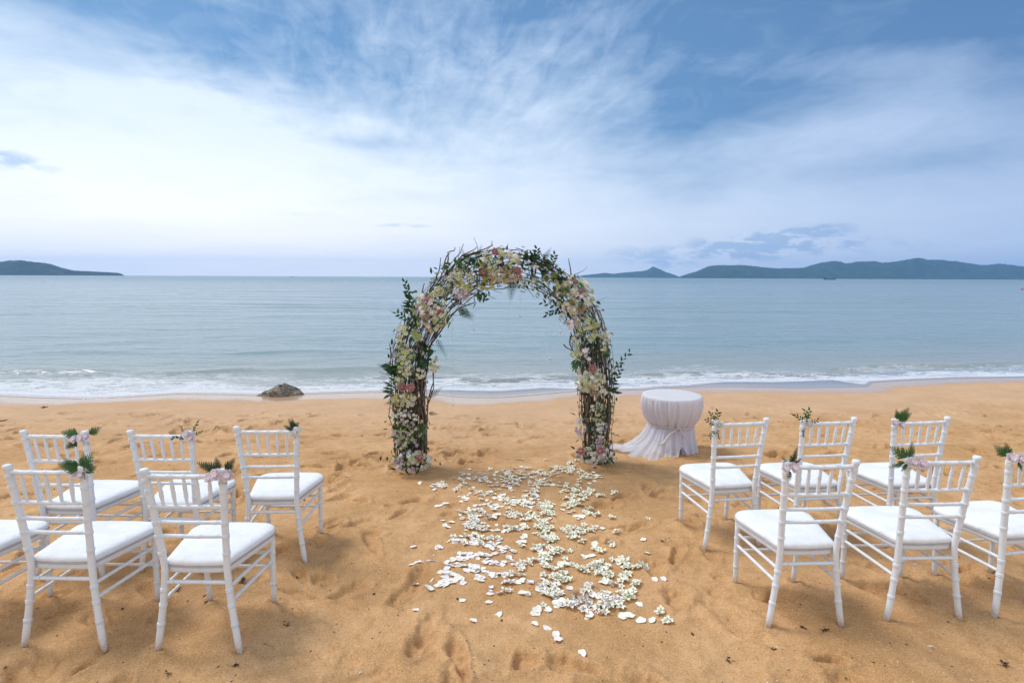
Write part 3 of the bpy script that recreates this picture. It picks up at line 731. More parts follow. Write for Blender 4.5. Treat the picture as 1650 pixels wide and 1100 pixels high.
cluster(652, 644, 20, 11, 26, [M_cream, M_butter, M_white, M_lime], ('orchid', 'orchid', 'mum'), (.8, 1.2))
cluster(652, 672, 22, 12, 18, [M_cream, M_lilac, M_white], sc=(.7, 1.0)); cluster(656, 696, 23, 16, 26, [M_white, M_cream, M_lilac, M_lime], sc=(.75, 1.1), bulge=.06)
cluster(654, 716, 18, 12, 10, [M_cream, M_lilac], sc=(.7, 1.0), bulge=.06)
cluster(662, 743, 33, 16, 58, [M_white, M_cream, M_cream, M_lime, M_lilac, M_blush], ('orchid', 'orchid', 'orchid', 'hyd'), (.75, 1.1), bulge=.15, dep=-.05)
rose_at(676, 738, M_pink, 1.2, -.30); rose_at(640, 742, M_lilac, 1.1, -.28)
# right side
cluster(926, 480, 30, 34, 58, [M_cream, M_peach, M_blush, M_white, M_lime], ('orchid', 'orchid', 'orchid', 'hyd'), (.9, 1.35))
for u, v, mt, s_ in ((930, 475, M_pink, 1.1), (935, 497, M_peach, 1.5), (927, 454, M_pink, .8), (912, 460, M_cream, 1.4), (917, 487, M_butter, .9), (939, 468, M_lilac, 1.0), (908, 470, M_cream, 1.2)): rose_at(u, v, mt, s_)
cluster(885, 448, 14, 10, 13, [M_cream, M_lime], bulge=.03); cluster(868, 430, 16, 5, 7, [M_blush, M_peach], sc=(.6, .9)); cluster(898, 460, 10, 8, 8, [M_cream, M_lime])
cluster(942, 522, 14, 12, 17, [M_lime, M_cream]); cluster(958, 523, 7, 10, 8, [M_lime]); cluster(922, 525, 8, 12, 8, [M_lilac, M_blush]); cluster(955, 542, 12, 8, 9, [M_lime, M_cream]); cluster(931, 548, 8, 12, 10, [M_cream, M_lime], sc=(.6, .9))
cluster(975, 542, 7, 10, 8, [M_blush, M_cream], bulge=.02); cluster(928, 570, 10, 7, 9, [M_lime, M_cream]); cluster(944, 573, 9, 12, 9, [M_lilac, M_blush]); cluster(972, 560, 7, 16, 8, [M_lime, M_cream])
rose_at(955, 593, M_pink, 1.25); cluster(955, 612, 22, 14, 32, [M_cream, M_lime, M_white], ('orchid', 'orchid', 'hyd'), (.8, 1.2)); cluster(952, 625, 20, 8, 14, [M_butter, M_peach, M_cream], ('orchid', 'mum')); rose_at(955, 632, M_peach, 1.1)
cluster(933, 615, 6, 18, 14, [M_white, M_cream], sc=(.6, .9)); cluster(972, 632, 8, 8, 6, [M_blush, M_cream])
cluster(964, 665, 13, 16, 20, [M_cream, M_lime, M_white], sc=(.7, 1.0), bulge=.06); cluster(935, 688, 8, 18, 13, [M_white, M_lilac, M_cream], sc=(.7, 1.0), bulge=.03); cluster(967, 695, 14, 16, 20, [M_cream, M_lilac, M_white], sc=(.7, 1.0), bulge=.06)
cluster(961, 733, 34, 15, 56, [M_white, M_cream, M_cream, M_lime, M_lilac, M_blush], ('orchid', 'orchid', 'orchid', 'hyd'), (.75, 1.1), bulge=.15, dep=-.05)
for u, v, mt, s_ in ((936, 727, M_pink, 1.2), (967, 726, M_pink, 1.35), (965, 712, M_lilac, 1.1), (970, 738, M_lilac, 1.0)): rose_at(u, v, mt, s_, -.30)
# back side flowers, fewer, so the arch is whole from elsewhere
# leaves
def leaf_at(p, d, mat, L=.07, W=.028):
    FL['leaf'] += 1
    me = shared(('leaf', int(L * 100), mat.name), lambda: (lambda mb: (mb.add(*leaf_vf(L, W)), mb)[1])(MB()), [mat])
    q = d.to_track_quat('Y', 'Z').to_matrix() @ Matrix.Rotation(r.uniform(-1.2, 1.2), 3, 'Y')
    if FL['leaf'] > 295:
        mx = Matrix.Translation(p) @ q.to_4x4(); V, F = leaf_vf(L, W); overflow.add([mx @ Vector(v) for v in V], F, OFM.index(mat)); return
    link('leaf', me, None, arch, p, q.to_euler())
def leaves(u, v, rx, rz, n, mat, L=.07, W=.028, dep=-.15, out=None):
    for k in range(n):
        U = u + r.gauss(0, rx * .5); Vv = v + r.gauss(0, rz * .5); p = AP(U, Vv, dep + r.uniform(-.06, .06))
        d = Vector((r.gauss(0, .7), r.gauss(-.3, .4), r.gauss(.0, .7))) if out is None else Vector(out) + Vector((r.gauss(0, .4), r.gauss(-.2, .35), r.gauss(0, .4)))
        leaf_at(p, d.normalized(), mat, L * r.choice((.8, 1, 1.2)), W)
leaves(742, 432, 26, 12, 46, M_leafm, dep=-.2); leaves(860, 430, 26, 12, 34, M_leafd, dep=-.2); leaves(800, 430, 40, 18, 24, M_leafm, dep=-.26); leaves(915, 475, 30, 30, 22, M_leafm, dep=-.26); leaves(700, 500, 28, 30, 22, M_leafm, dep=-.26); leaves(765, 424, 14, 12, 16, M_leafd); leaves(855, 420, 14, 8, 20, M_leafd, out=(0, 0, 1)); leaves(872, 425, 12, 12, 22, M_leafd); leaves(900, 450, 10, 14, 16, M_leafd)
leaves(664, 495, 7, 22, 26, M_leafd, out=(-.6, 0, .8)); leaves(680, 575, 12, 22, 34, M_leafd, .09, .05); leaves(640, 600, 12, 12, 30, M_leafd, .09, .045, out=(-.8, 0, .1)); leaves(662, 525, 10, 12, 14, M_leafd)
leaves(632, 630, 6, 16, 14, M_leafd, out=(-1, 0, .0)); leaves(678, 690, 7, 30, 20, M_leafm, out=(0, 0, -.6)); leaves(968, 560, 10, 20, 22, M_leafm); leaves(950, 565, 10, 16, 12, M_leafd)
leaves(986, 600, 4, 20, 10, M_leafd, out=(.7, 0, .4)); leaves(985, 630, 5, 12, 12, M_leafd, out=(.8, 0, .3)); leaves(930, 580, 5, 10, 12, M_leafm, out=(-.5, 0, -.8)); leaves(660, 742, 34, 18, 46, M_leafd, .055, .022, -.26); leaves(961, 732, 34, 16, 46, M_leafd, .055, .022, -.26)
leaves(775, 475, 12, 10, 18, M_leafd, out=(-.2, 0, -.8)); leaves(925, 490, 32, 34, 34, M_leafd, dep=-.12); leaves(695, 500, 30, 32, 26, M_leafd, dep=-.12); leaves(805, 430, 34, 16, 26, M_leafm, dep=-.12); leaves(955, 680, 22, 30, 16, M_leafd); leaves(650, 680, 18, 34, 16, M_leafd)
for (u, v, rx, rz, n) in ((650, 690, 26, 60, 40), (650, 585, 24, 50, 34), (960, 680, 26, 60, 36), (955, 560, 26, 50, 34), (720, 460, 30, 24, 30), (900, 455, 26, 22, 24)):
    leaves(u, v, rx, rz, n, M_leafd, .06, .024, dep=-.16); leaves(u, v, rx, rz, n, M_leafm, .045, .02, dep=-.19)
# dark filling of small leaves and stems inside the bundle
for k in range(2600):
    t = r.random(); p, tg, nn = cfr(t); th = r.uniform(0, 6.28); rd = thk(t) * math.sqrt(r.random()) * .93
    if t < .09 or t > .91: rd *= .9
    if r.random() < .35 and .3 < t < .75: continue
    p = p + nn * rd * math.cos(th) + Vector((0, rd * math.sin(th), 0)); V, F = leaf_vf(.055, .02, nu=3)
    q = Vector((r.gauss(0, 1), r.gauss(0, 1), r.gauss(0, 1))).normalized().to_track_quat('Y', 'Z').to_matrix().to_4x4(); mx = Matrix.Translation(p) @ q
    overflow.add([mx @ Vector(v) for v in V], F, r.choice([4, 4, 4, 5]))
for k in range(420):     # sparse blossoms on the seaward face and sides
    t = r.random(); p, tg, nn = cfr(t); th = r.uniform(.1, 3.04) if r.random() < .75 else r.uniform(0, 6.28); rd = thk(t) * r.uniform(.9, 1.1)
    d = nn * math.cos(th) + Vector((0, math.sin(th), 0)); p = p + d * rd
    mx = Matrix.Translation(p) @ orient(d, r.uniform(0, 6)).to_matrix().to_4x4(); bl = blossom(k % 4); overflow.add([mx @ Vector(v) for v in bl.V], bl.F, r.choice([0, 0, 1, 2, 3]))
tag(link('foliage_filling', overflow.mesh('foliage_filling', OFM), None, arch), kind='stuff')
# ferns and leafy sprigs that stick out
for (u, v, ang, dep, L, W, mt) in ((827, 452, -100, -.15, .20, .12, M_fernd), (737, 500, -15, -.1, .17, .12, M_fern), (742, 497, -45, -.1, .16, .11, M_fern), (703, 545, -60, -.1, .22, .08, M_fernd), (690, 640, 35, -.1, .18, .09, M_fernd),
                                   (636, 645, 195, -.1, .11, .06, M_fernd), (634, 632, 160, -.15, .12, .07, M_fernd), (640, 700, 200, -.12, .12, .05, M_leafm), (750, 425, 100, -.1, .15, .07, M_fern), (770, 418, 80, -.1, .14, .07, M_fern), (630, 592, 170, -.2, .13, .08, M_fernd),
                                   (875, 420, 60, -.1, .14, .08, M_fernd), (978, 628, 20, -.15, .14, .08, M_fernd), (926, 578, -100, -.15, .14, .06, M_fern), (690, 665, -10, -.1, .10, .06, M_leafd)):
    a = R(ang); d = Vector((math.cos(a), -.25, math.sin(a))).normalized()
    f = link('fern_frond', shared(('fern_frond', int(L * 100), int(W * 100), mt.name), lambda: fern(1, L, W), [mt]), None, arch, AP(u, v, dep))
    f.rotation_euler = face_rot(d, r.uniform(-.4, .4))
for (u, v, ang, L) in ((983, 596, 52, .26), (912, 502, 165, .26), (905, 500, 200, .16), (668, 505, 115, .20), (664, 520, 150, .18), (864, 424, 95, .14), (885, 432, 75, .14), (985, 620, 70, .2), (660, 480, 110, .16)):
    a = R(ang); d = Vector((math.cos(a), -.2, math.sin(a))).normalized()
    f = link('leafy_sprig', shared(('leafy_sprig', int(L * 100)), lambda: sprig(int(L * 100), L), [M_leafd]), None, arch, AP(u, v, -.12))
    f.rotation_euler = face_rot(d, r.uniform(-.4, .4))
# crystal strands hanging in the opening
m, nt, b = newmat('clear_crystal'); b.inputs['Base Color'].default_value = (.9, .93, .96, 1); b.inputs['Roughness'].default_value = .08; b.inputs['Metallic'].default_value = .0; b.inputs['Specular IOR Level'].default_value = 1.0; b.inputs['Transmission Weight'].default_value = .35
M_cry = m; M_thr = simple('nylon_thread', (.62, .66, .70), .3)
sd = 0
for (u, v0, v1, lab) in ((817, 452, 544, 'crystal bead strand hanging nearest the middle of the arch opening'), (838, 455, 510, 'short crystal bead strand beside the hanging fern in the arch'), (764, 470, 532, 'crystal bead strand hanging from the bent twig of the arch'), (730, 500, 652, 'longest crystal bead strand, reaching below the waterline beside the left pillar'),
                       (886, 478, 578, 'long crystal bead strand beside the round-leaved sprig in the arch'), (903, 505, 536, 'shortest crystal bead strand close to the right pillar of the arch')):
    P0, P1 = AP(u, v0, .02), AP(u, v1, .02); t = empty('crystal_strand', Matrix.Translation((AM.x, AM.y, -.095)) @ Matrix.Rotation(AA, 4, 'Z') @ P1)
    tag(t, lab, 'crystal strand', 'crystal strands hanging in the arch'); Ln = P0.z - P1.z
    link('thread', mesh_np('thread', *tube([(0, 0, 0), (0, 0, Ln)], .0006, 4)), M_thr, t)
    mb = MB(); k = int(Ln / .03)
    for q in range(k):
        z = .03 + q * .03; s_ = .0042
        mb.add([(0, 0, z - s_), (s_, 0, z), (0, s_, z), (-s_, 0, z), (0, -s_, z), (0, 0, z + s_)], [(0, 2, 1), (0, 3, 2), (0, 4, 3), (0, 1, 4), (5, 1, 2), (5, 2, 3), (5, 3, 4), (5, 4, 1)])
    tag(link('beads', mb.mesh('beads', [M_cry], False), None, t), kind='stuff')
    mb = MB(); ring = [(.012 * math.cos(a), .012 * math.sin(a), .004) for a in np.linspace(0, 2 * math.pi, 9)[:-1]]
    mb.add([(0, 0, -.018)] + ring + [(0, 0, .018)], [(0, (i + 1) % 8 + 1, i + 1) for i in range(8)] + [(9, i + 1, (i + 1) % 8 + 1) for i in range(8)])
    link('pendant', mb.mesh('pendant', [M_cry], False), None, t)

# ------------------------------------------------------------------ draped cocktail table
def cloth_mat(name, col, alpha, rough=.8, tl=.35):
    m, nt, b = newmat(name); g = node(nt, 'ShaderNodeTexCoord').outputs['Object']
    nz = noise(nt, g, 14, 4, .6); c = mixc(nt, nz, tuple(x * .94 for x in col), col)
    put(nt, b.inputs['Base Color'], c); b.inputs['Roughness'].default_value = rough; b.inputs['Specular IOR Level'].default_value = .2
    t = node(nt, 'ShaderNodeBsdfTranslucent'); put(nt, t.inputs[0], c); mx = node(nt, 'ShaderNodeMixShader'); mx.inputs[0].default_value = tl
    nt.links.new(b.outputs[0], mx.inputs[1]); nt.links.new(t.outputs[0], mx.inputs[2])
    tr = node(nt, 'ShaderNodeBsdfTransparent'); m2 = node(nt, 'ShaderNodeMixShader'); put(nt, m2.inputs[0], (noise(nt, g, 260, 2, .5).ramp(.4, .6, -.06, .06) + alpha).clamp())
    nt.links.new(tr.outputs[0], m2.inputs[1]); nt.links.new(mx.outputs[0], m2.inputs[2]); nt.links.new(m2.outputs[0], nt.nodes['Material Output'].inputs[0])
    return m
M_tulle = cloth_mat('white_tulle', (.86, .85, .88), .70); M_tulle2 = cloth_mat('gathered_tulle', (.90, .88, .92), .92); M_sat = cloth_mat('lilac_satin', (.68, .64, .86), 1.0, .35, .1); M_top = cloth_mat('white_table_cloth', (.92, .925, .95), 1.0); M_sash = cloth_mat('cream_sash', (.82, .76, .74), 1.0)
TX, TY = 1.815, 6.22; TG = gz(TX, TY) - .01
tb = empty('cocktail_table', (TX, TY, TG)); tag(tb, 'round cocktail table in gathered white tulle tied with a sash beside the arch', 'table')
TH = .52 - TG
def revolve(prof, fold, nseg=220, a0=0, a1=2 * math.pi, seed=0):
    rs, V, F = random.Random(seed), [], []
    closed = abs(a1 - a0 - 2 * math.pi) < 1e-6; n = nseg if closed else nseg + 1
    for i, (rad, z) in enumerate(prof):
        q = i / (len(prof) - 1)
        for k in range(n):
            a = a0 + (a1 - a0) * k / nseg; rr_, zz = fold(a, q, rad, z); V.append((rr_ * math.cos(a), rr_ * math.sin(a), zz))
    for i in range(len(prof) - 1):
        for k in range(nseg):
            b_ = (k + 1) % n; F.append((i * n + k, i * n + b_, (i + 1) * n + b_, (i + 1) * n + k))
    return V, F
def fw(a, s_): return math.sin(a * 19 + 1.3 * math.sin(a * 5 + s_)) * .6 + math.sin(a * 37 + s_ * 2 + 2 * math.sin(a * 3)) * .4
V, F = revolve([(.001, TH), (.2, TH), (.312, TH), (.322, TH - .003), (.325, TH - .009), (.320, TH - .02)], lambda a, q, r_, z: (r_, z), 96)
link('tabletop', mesh_np('tabletop', V, F), M_top, tb)
link('pedestal', mesh_np('pedestal', *tube([(0, 0, 0), (0, 0, TH - .03)], .035, 12)), M_paint, tb)
V, F = box(-.22, .22, -.02, .02, .0, .03); V2, F2 = box(-.02, .02, -.22, .22, .031, .055); mb = MB(); mb.add(V, F); mb.add(V2, F2); link('cross_base', mb.mesh('cross_base', [M_paint], False), None, tb)
HW = TH * .50
pr = [(.333 - .0 * t + .012 * math.sin(t * 3.1) - .085 * t ** 2.2 - .006 * (t < .02), TH - .003 - (TH - .003 - HW) * t) for t in np.linspace(0, 1, 26)]
V, F = revolve(pr, lambda a, q, r_, z: (r_ + (.002 + .012 * sst(0, .3, q) + .004 * q) * fw(a, 1) - .006 * q * math.sin(a * 60), z), 420)
link('gathered_skirt', mesh_np('gathered_skirt', V, F), M_tulle2, tb)
V, F = revolve([(.325, TH - .02), (.31, TH - .15), (.275, HW + .05), (.240, HW), (.238, HW - .03)], lambda a, q, r_, z: (r_ - .01 + .006 * fw(a, 5), z), 200)
link('under_cloth', mesh_np('under_cloth', V, F), cloth_mat('mauve_under_cloth', (.66, .60, .68), 1.0), tb)
# sash
V, F = [], []
n = 120
for k in range(n):
    a = 2 * math.pi * k / n; dz_ = .008 * math.sin(a * 3 + 1) - .012 * math.cos(a - 4.6)
    for j in range(8):
        b_ = 2 * math.pi * j / 8; rr_ = .252 + .009 * math.cos(b_) + .002 * math.sin(a * 40 + b_); V.append((rr_ * math.cos(a), rr_ * math.sin(a), HW + dz_ + .014 * math.sin(b_)))
for k in range(n):
    for j in range(8): F.append((k * 8 + j, k * 8 + (j + 1) % 8, ((k + 1) % n) * 8 + (j + 1) % 8, ((k + 1) % n) * 8 + j))
mb = MB(); mb.add(V, F)
mb.add(*tube([(-.02, -.262, HW), (.01, -.275, HW + .008), (.04, -.262, HW)], [.012, .02, .012], 8))
mb.add(*tube([(.0, -.27, HW), (-.10, -.30, HW - .06), (-.16, -.31, HW - .15), (-.2, -.32, HW - .17)], [.008, .012, .014, .010], 6)); mb.add(*tube([(.02, -.27, HW), (.05, -.29, HW - .05), (.06, -.30, HW - .10)], [.008, .011, .008], 6))
link('sash', mb.mesh('sash', [M_sash]), None, tb)
# lilac satin panel falling to the ground on the right, and the flared outer tulle
def satin(a, q, r_, z): return r_ + .022 * math.sin(a * 16) * q + .008 * math.sin(a * 33 + 2), z
V, F = revolve([(.235 + .035 * t * t, HW - (HW - .012) * t) for t in np.linspace(0, 1, 14)], satin, 90, R(-78), R(25)); link('satin_panel', mesh_np('satin_panel', V, F), M_sat, tb)
V, F = revolve([(.232 + .015 * t, HW - (HW - .10) * t) for t in np.linspace(0, 1, 10)], lambda a, q, r_, z: (r_ + .014 * fw(a, 3) * q, z + .05 * q * math.sin(a * 2.5)), 160, R(25), R(282)); link('satin_panel', mesh_np('satin_panel', V, F), M_sat, tb)
def flare(a, q, r_, z):
    # sweeps out towards the left (-x) and towards the camera
    w_ = max(0, math.cos(a - R(192))) ** 1.5; w2 = max(0, math.cos(a - R(245))) ** 2
    rr_ = r_ + q ** 2.3 * (.24 * w_ + .06 * w2) + .03 * q * w_ + (.008 + .035 * q) * fw(a, 2)
    gap = math.exp(-((a - R(277)) / .16) ** 2) * .12 * q ** 3
    return rr_, z + gap - .0 * q
V, F = revolve([(.248 + .03 * t, HW - (HW - .012) * t) for t in np.linspace(0, 1, 24)], flare, 300); link('tulle_skirt', mesh_np('tulle_skirt', V, F), M_tulle, tb)
# train of tulle lying on the sand
nu, nv = 46, 26; V, F = [], []
for i in range(nu):
    for j in range(nv):
        u_, v_ = i / (nu - 1), j / (nv - 1) * 2 - 1
        x = -.20 - .57 * u_ + .03 * math.sin(v_ * 5); wd = .20 * (1 - u_) ** .8 + .045
        y = -.10 + .06 * u_ + v_ * wd
        z = .025 + .09 * (1 - u_) ** 2.0 * (1 - v_ * v_) + (.030 * abs(math.sin(v_ * 9 + u_ * 5)) + .02 * math.sin(u_ * 13 + v_ * 3) ** 2) * (1 - .4 * u_)
        V.append((x, y, z - (TG - (gz(TX + x, TY + y))) * 0 + (gz(TX + x, TY + y) - TG) - .012))
for i in range(nu - 1):
    for j in range(nv - 1): a = i * nv + j; F.append((a, a + 1, a + nv + 1, a + nv))
link('tulle_train', mesh_np('tulle_train', V, F), cloth_mat('white_tulle_train', (.88, .88, .90), .80), tb)

# ------------------------------------------------------------------ chiavari chairs
HTOP = .925
def post_xy(z):
    """half width and y of the back post at height z"""
    if z > ZJ: q = (z - ZJ) / (.92 - ZJ); return JW / 2 + (TW - JW) / 2 * q ** 1.15, YT * q ** 1.2
    q = 1 - z / ZJ; return JW / 2 + (BW - JW) / 2 * q ** 1.35, YB * q ** 1.2
def ringed(zs, ring, r0):
    out_ = []
    for z in zs: out_.append((z, r0(z)))
    for c in ring:
        for dz_, k in ((-.012, 1.0), (-.0075, 1.0), (-.0066, 1.17), (-.0028, 1.17), (-.0012, .99), (.0012, .99), (.0028, 1.17), (.0066, 1.17), (.0075, 1.0), (.012, 1.0)): out_.append((c + dz_, r0(c + dz_) * k))
    out_.sort(); return out_
POSTR = [.873, .820, .742, .660, .590, .502, .316, .240, .145]
def mk_post(sx_):
    pr_ = ringed(np.linspace(0, .905, 14), POSTR, lambda z: .0158 if z > .03 else .0148)
    pr_ = [(z, k) for z, k in pr_ if z <= .9] + [(.903, .0158), (.908, .0190), (.922, .0195), (.927, .017), (.929, .010)]
    P, K = [], []
    for z, k in pr_:
        hx, yy = post_xy(min(z, .92)); P.append((sx_ * hx, yy, z)); K.append(k)
    return mesh_np('back_leg', *tube(P, K, 14))
def mk_front(sx_):
    pr_ = ringed(np.linspace(0, .405, 8), [.30, .215, .12], lambda z: .0135 + .004 * z)
    return mesh_np('front_leg', *tube([(sx_ * (FW / 2 - .004 + .012 * z / .4), YF - .012 * (z / .4), z) for z, k in pr_], [k for z, k in pr_], 12))
def rail(a, b_, r0, nring=5, bow=0, n=12):
    a, b_ = Vector(a), Vector(b_); L = (b_ - a).length; ts = []
    for i in range(nring):
        c = (i + .5) / nring
        for dz_, k in ((-.007, 1.0), (-.005, 1.14), (-.001, 1.02), (.001, 1.02), (.005, 1.14), (.007, 1.0)): ts.append((c + dz_ / L, k))
    ts += [(0, 1), (1, 1)] + [(t, 1) for t in np.linspace(.05, .95, 8)]; ts.sort()
    return tube([a.lerp(b_, t) + Vector((0, bow * (4 * t * (1 - t)), 0)) for t, k in ts], [r0 * k for t, k in ts], n)
def seat_outline(n=44, sh=1.0, off=0.0):
    """trapezoid with round front corners and a bowed front"""
    hb, hf, y0, y1, rc = .158, .222, .012, .405, .07
    P = []
    def arc(cx, cy, rr_, a0, a1, k=8):
        for i in range(k + 1):
            a = a0 + (a1 - a0) * i / k; P.append((cx + rr_ * math.cos(a), cy + rr_ * math.sin(a)))
    arc(-hb + .02, y0 + .02, .02, math.pi, 1.5 * math.pi, 4); arc(hb - .02, y0 + .02, .02, -math.pi / 2, 0, 4)
    arc(hf - rc, y1 - rc * .9, rc, -.1, math.pi / 2, 9); arc(-hf + rc, y1 - rc * .9, rc, math.pi / 2, math.pi + .1, 9)
    Q = []
    for i in range(len(P)):
        a, b_ = P[i], P[(i + 1) % len(P)]; k = max(1, int(math.hypot(a[0] - b_[0], a[1] - b_[1]) / .03))
        for j in range(k): Q.append((a[0] + (b_[0] - a[0]) * j / k, a[1] + (b_[1] - a[1]) * j / k))
    cx, cy = 0, .215; R_ = []
    for x, y in Q:
        y = y + (.018 * (1 - (x / hf) ** 2) if y > .35 else 0) - (.012 * (1 - (x / hb) ** 2) if y < .03 else 0)
        R_.append((x, y))
    return R_, (cx, cy)
OUT, CEN = seat_outline()
def layers(ls, bottom=True, top=True):
    """ls: (inset, z)"""
    V, F = [], []; n = len(OUT)
    for ins, z, *dome in ls:
        for x, y in OUT:
            dx_, dy_ = CEN[0] - x, CEN[1] - y; L = math.hypot(dx_, dy_); V.append((x + dx_ / L * ins, y + dy_ / L * ins, z))
    for i in range(len(ls) - 1):
        for k in range(n): b_ = (k + 1) % n; F.append((i * n + k, i * n + b_, (i + 1) * n + b_, (i + 1) * n + k))
    if top: V.append((CEN[0], CEN[1], ls[-1][1] + .002)); c = len(V) - 1; o_ = (len(ls) - 1) * n; F += [(o_ + k, o_ + (k + 1) % n, c) for k in range(n)]
    if bottom: V.append((CEN[0], CEN[1], ls[0][1])); c = len(V) - 1; F += [((k + 1) % n, k, c) for k in range(n)]
    return V, F
def make_chair():
    t = empty('chiavari_chair'); tag(t, 'x', 'chair')
    for s_ in (-1, 1): link('back_leg', mk_post(s_), M_paint, t)
    for s_ in (-1, 1): link('front_leg', mk_front(s_), M_paint, t)
    link('seat_frame', mesh_np('seat_frame', *layers([(.012, .392), (.004, .396), (.004, .420), (.010, .424)])), M_paint, t)
    cz = .4245
    c = link('seat_cushion', mesh_np('seat_cushion', *layers([(.008, cz), (.002, cz + .005), (-.002, cz + .013), (-.002, cz + .022), (.004, cz + .031), (.014, cz + .037), (.035, cz + .041), (.075, cz + .043), (.12, cz + .0442)])), M_cush, t)
    P = [(x + (x - CEN[0]) * .012, y + (y - CEN[1]) * .012, cz + .0035) for x, y in OUT]; P = P + [P[0]]
    link('piping', mesh_np('piping', *tube(P, .0034, 6, False)), M_pipe_shade, c)
    def across(z, r0, nm, nring, bow=-.006):
        hx, yy = post_xy(z); link(nm, mesh_np(nm, *rail((-hx, yy, z), (hx, yy, z), r0, nring, bow)), M_paint, t)
    across(.892, .0112, 'crest_rail', 5); across(.741, .0100, 'back_rail', 5); across(.661, .0095, 'back_rail', 4); across(.590, .0095, 'back_rail', 4); across(.353, .0095, 'back_stretcher', 4, 0)
    h1, y1 = post_xy(.892); h2, y2 = post_xy(.741)
    for k in range(5):
        f = (k + 1) / 6 * 2 - 1; a, b_ = Vector((f * h2 * 1.0, y2 - .005, .746)), Vector((f * h1, y1 - .005, .887)); pr_ = []
        for i in range(19):
            q = i / 18; rr_ = .0062 + .0022 * math.sin(math.pi * q); rr_ *= 1.25 if i in (6, 8, 11, 13) else 1; pr_.append((a.lerp(b_, q), rr_))
        link('spindle', mesh_np('spindle', *tube([p for p, _ in pr_], [k_ for _, k_ in pr_], 8)), M_paint, t)
    for s_ in (-1, 1):
        for zb, zf in ((.329, .330), (.258, .258)):
            hx, yy = post_xy(zb); link('side_stretcher', mesh_np('side_stretcher', *rail((s_ * hx, yy, zb), (s_ * (FW / 2 + .004), YF - .01, zf), .0088, 3)), M_paint, t)
    for z in (.300, .222): link('front_stretcher', mesh_np('front_stretcher', *rail((-FW / 2, YF - .006, z), (FW / 2, YF - .006, z), .0080, 3)), M_paint, t)
    return t
proto = make_chair()
def dup(root):
    c = root.copy(); COL.objects.link(c)
    for ch in list(root.children):
        k = ch.copy(); COL.objects.link(k); k.parent = c
        for g_ in list(ch.children): d_ = g_.copy(); COL.objects.link(d_); d_.parent = k
    return c
# corsage: fern tips, ruffled pale pink blooms, a tie
def ruffle(seed, R0=.030):
    r_ = random.Random(seed); mb = MB()
    for ring in range(3):
        for k in range(6):
            a = 2 * math.pi * (k + .5 * ring) / 6 + r_.uniform(-.2, .2)
            V, F = petal_verts(R0 * (1 - .18 * ring), R0 * .9, .25, -.1, 4, 4, .1, .4)
            V = [(x, y, z + R0 * .10 * math.sin(x / R0 * 14 + seed) * (y / R0)) for x, y, z in V]
            addp(mb, (V, F), Matrix.Rotation(a, 4, 'Z') @ Matrix.Rotation(.10 + .28 * ring + r_.uniform(-.15, .15), 4, 'X'))
    return mb
RUF = [ruffle(i).mesh('bloom', [M_pinkw]) for i in range(3)]; RUF2 = [ruffle(i + 5).mesh('bloom', [M_blush]) for i in range(3)]; RUFW = [ruffle(i + 9, .026).mesh('bloom', [M_white]) for i in range(2)]
FER = [fern(i, .105, .075, -.15, 10, .24).mesh('fern_tip', [M_fern]) for i in range(2)]; FERD = [fern(i + 4, .085, .055, -.1, 9, .26).mesh('fern_tip', [M_fernd]) for i in range(2)]
SPR = [sprig(i + 2, .09, 7, .035, .014).mesh('leafy_tip', [M_leafd]) for i in range(2)]
TIE = mesh_np('tie', *tube([(.0175 * math.cos(a), .0175 * math.sin(a), .004 * math.sin(a * 3) + a * .0015) for a in np.linspace(0, 4 * math.pi, 40)], .0022, 5))
def corsage(lab, loc, fl, lv, seed=0):
    t = empty('chair_corsage', loc); tag(t, lab, 'flower corsage', 'flower corsages tied to the chair backs')
    rr_ = random.Random(seed)
    link('tie', TIE, M_white, t, (0, 0, -.05))
    for (x, y, z, sc, ms) in fl:
        d = Vector((x * 3, -.9, .45 + z * 2)).normalized(); link('bloom', ms[rr_.randrange(len(ms))], None, t, (x, y, z), orient(d, rr_.uniform(0, 6)), sc)
    for (x, z, ang, sc, ms) in lv:
        a = R(ang); d = Vector((math.cos(a), -.12, math.sin(a))).normalized()
        q = face_rot(d, rr_.uniform(-.5, .5))
        link(('leafy_tip' if ms is SPR else 'fern_tip'), ms[rr_.randrange(2)], None, t, (x, -.012, z), q, sc)
    return t
chairs = {}
for i, (k, (x, y, a, rx, ry, dz_, lab)) in enumerate(CH_.items()):
    c = proto if i == 0 else dup(proto)
    c.location = (x, y, dz_); c.rotation_euler = (R(rx), R(ry), R(a)); tag(c, lab, 'chair', 'white chiavari chairs set out in rows on the sand'); chairs[k] = c
    # sand settles round each foot
def post_top(k, side, z=.9):
    bpy_m = Matrix.Translation(chairs[k].location) @ chairs[k].rotation_euler.to_matrix().to_4x4()
    hx, yy = post_xy(z); return bpy_m @ Vector((side * hx, yy, z))
A_ = (0, 0, 0)
corsage('lush green fern corsage with a pale bloom behind, second near left chair from the aisle', post_top('L2a', 1, .905), [(.03, .0, .018, .9, RUF), (-.035, -.01, -.012, .8, RUF2), (.0, -.01, -.02, .8, RUF2)], [(0, .0, 55, 1.0, FER), (0, .01, 165, 1.0, FER), (.01, .0, 85, .8, FER), (-.01, 0, 140, .85, FER), (.02, -.01, 30, .6, FER), (0, -.0, -70, .4, FER)], 1)
corsage('pink twin-bloom corsage with three dark fern tips on the near left aisle chair', post_top('L2b', 1, .905), [(-.015, -.028, .005, 1.05, RUF), (.035, -.022, .0, 1.05, RUF), (-.05, -.018, -.012, .85, RUF2)], [(-.01, .02, 95, .75, FERD), (-.02, .02, 155, 1.05, FERD), (.02, .02, 50, .9, FERD), (.0, .0, -70, .5, FERD)], 2)
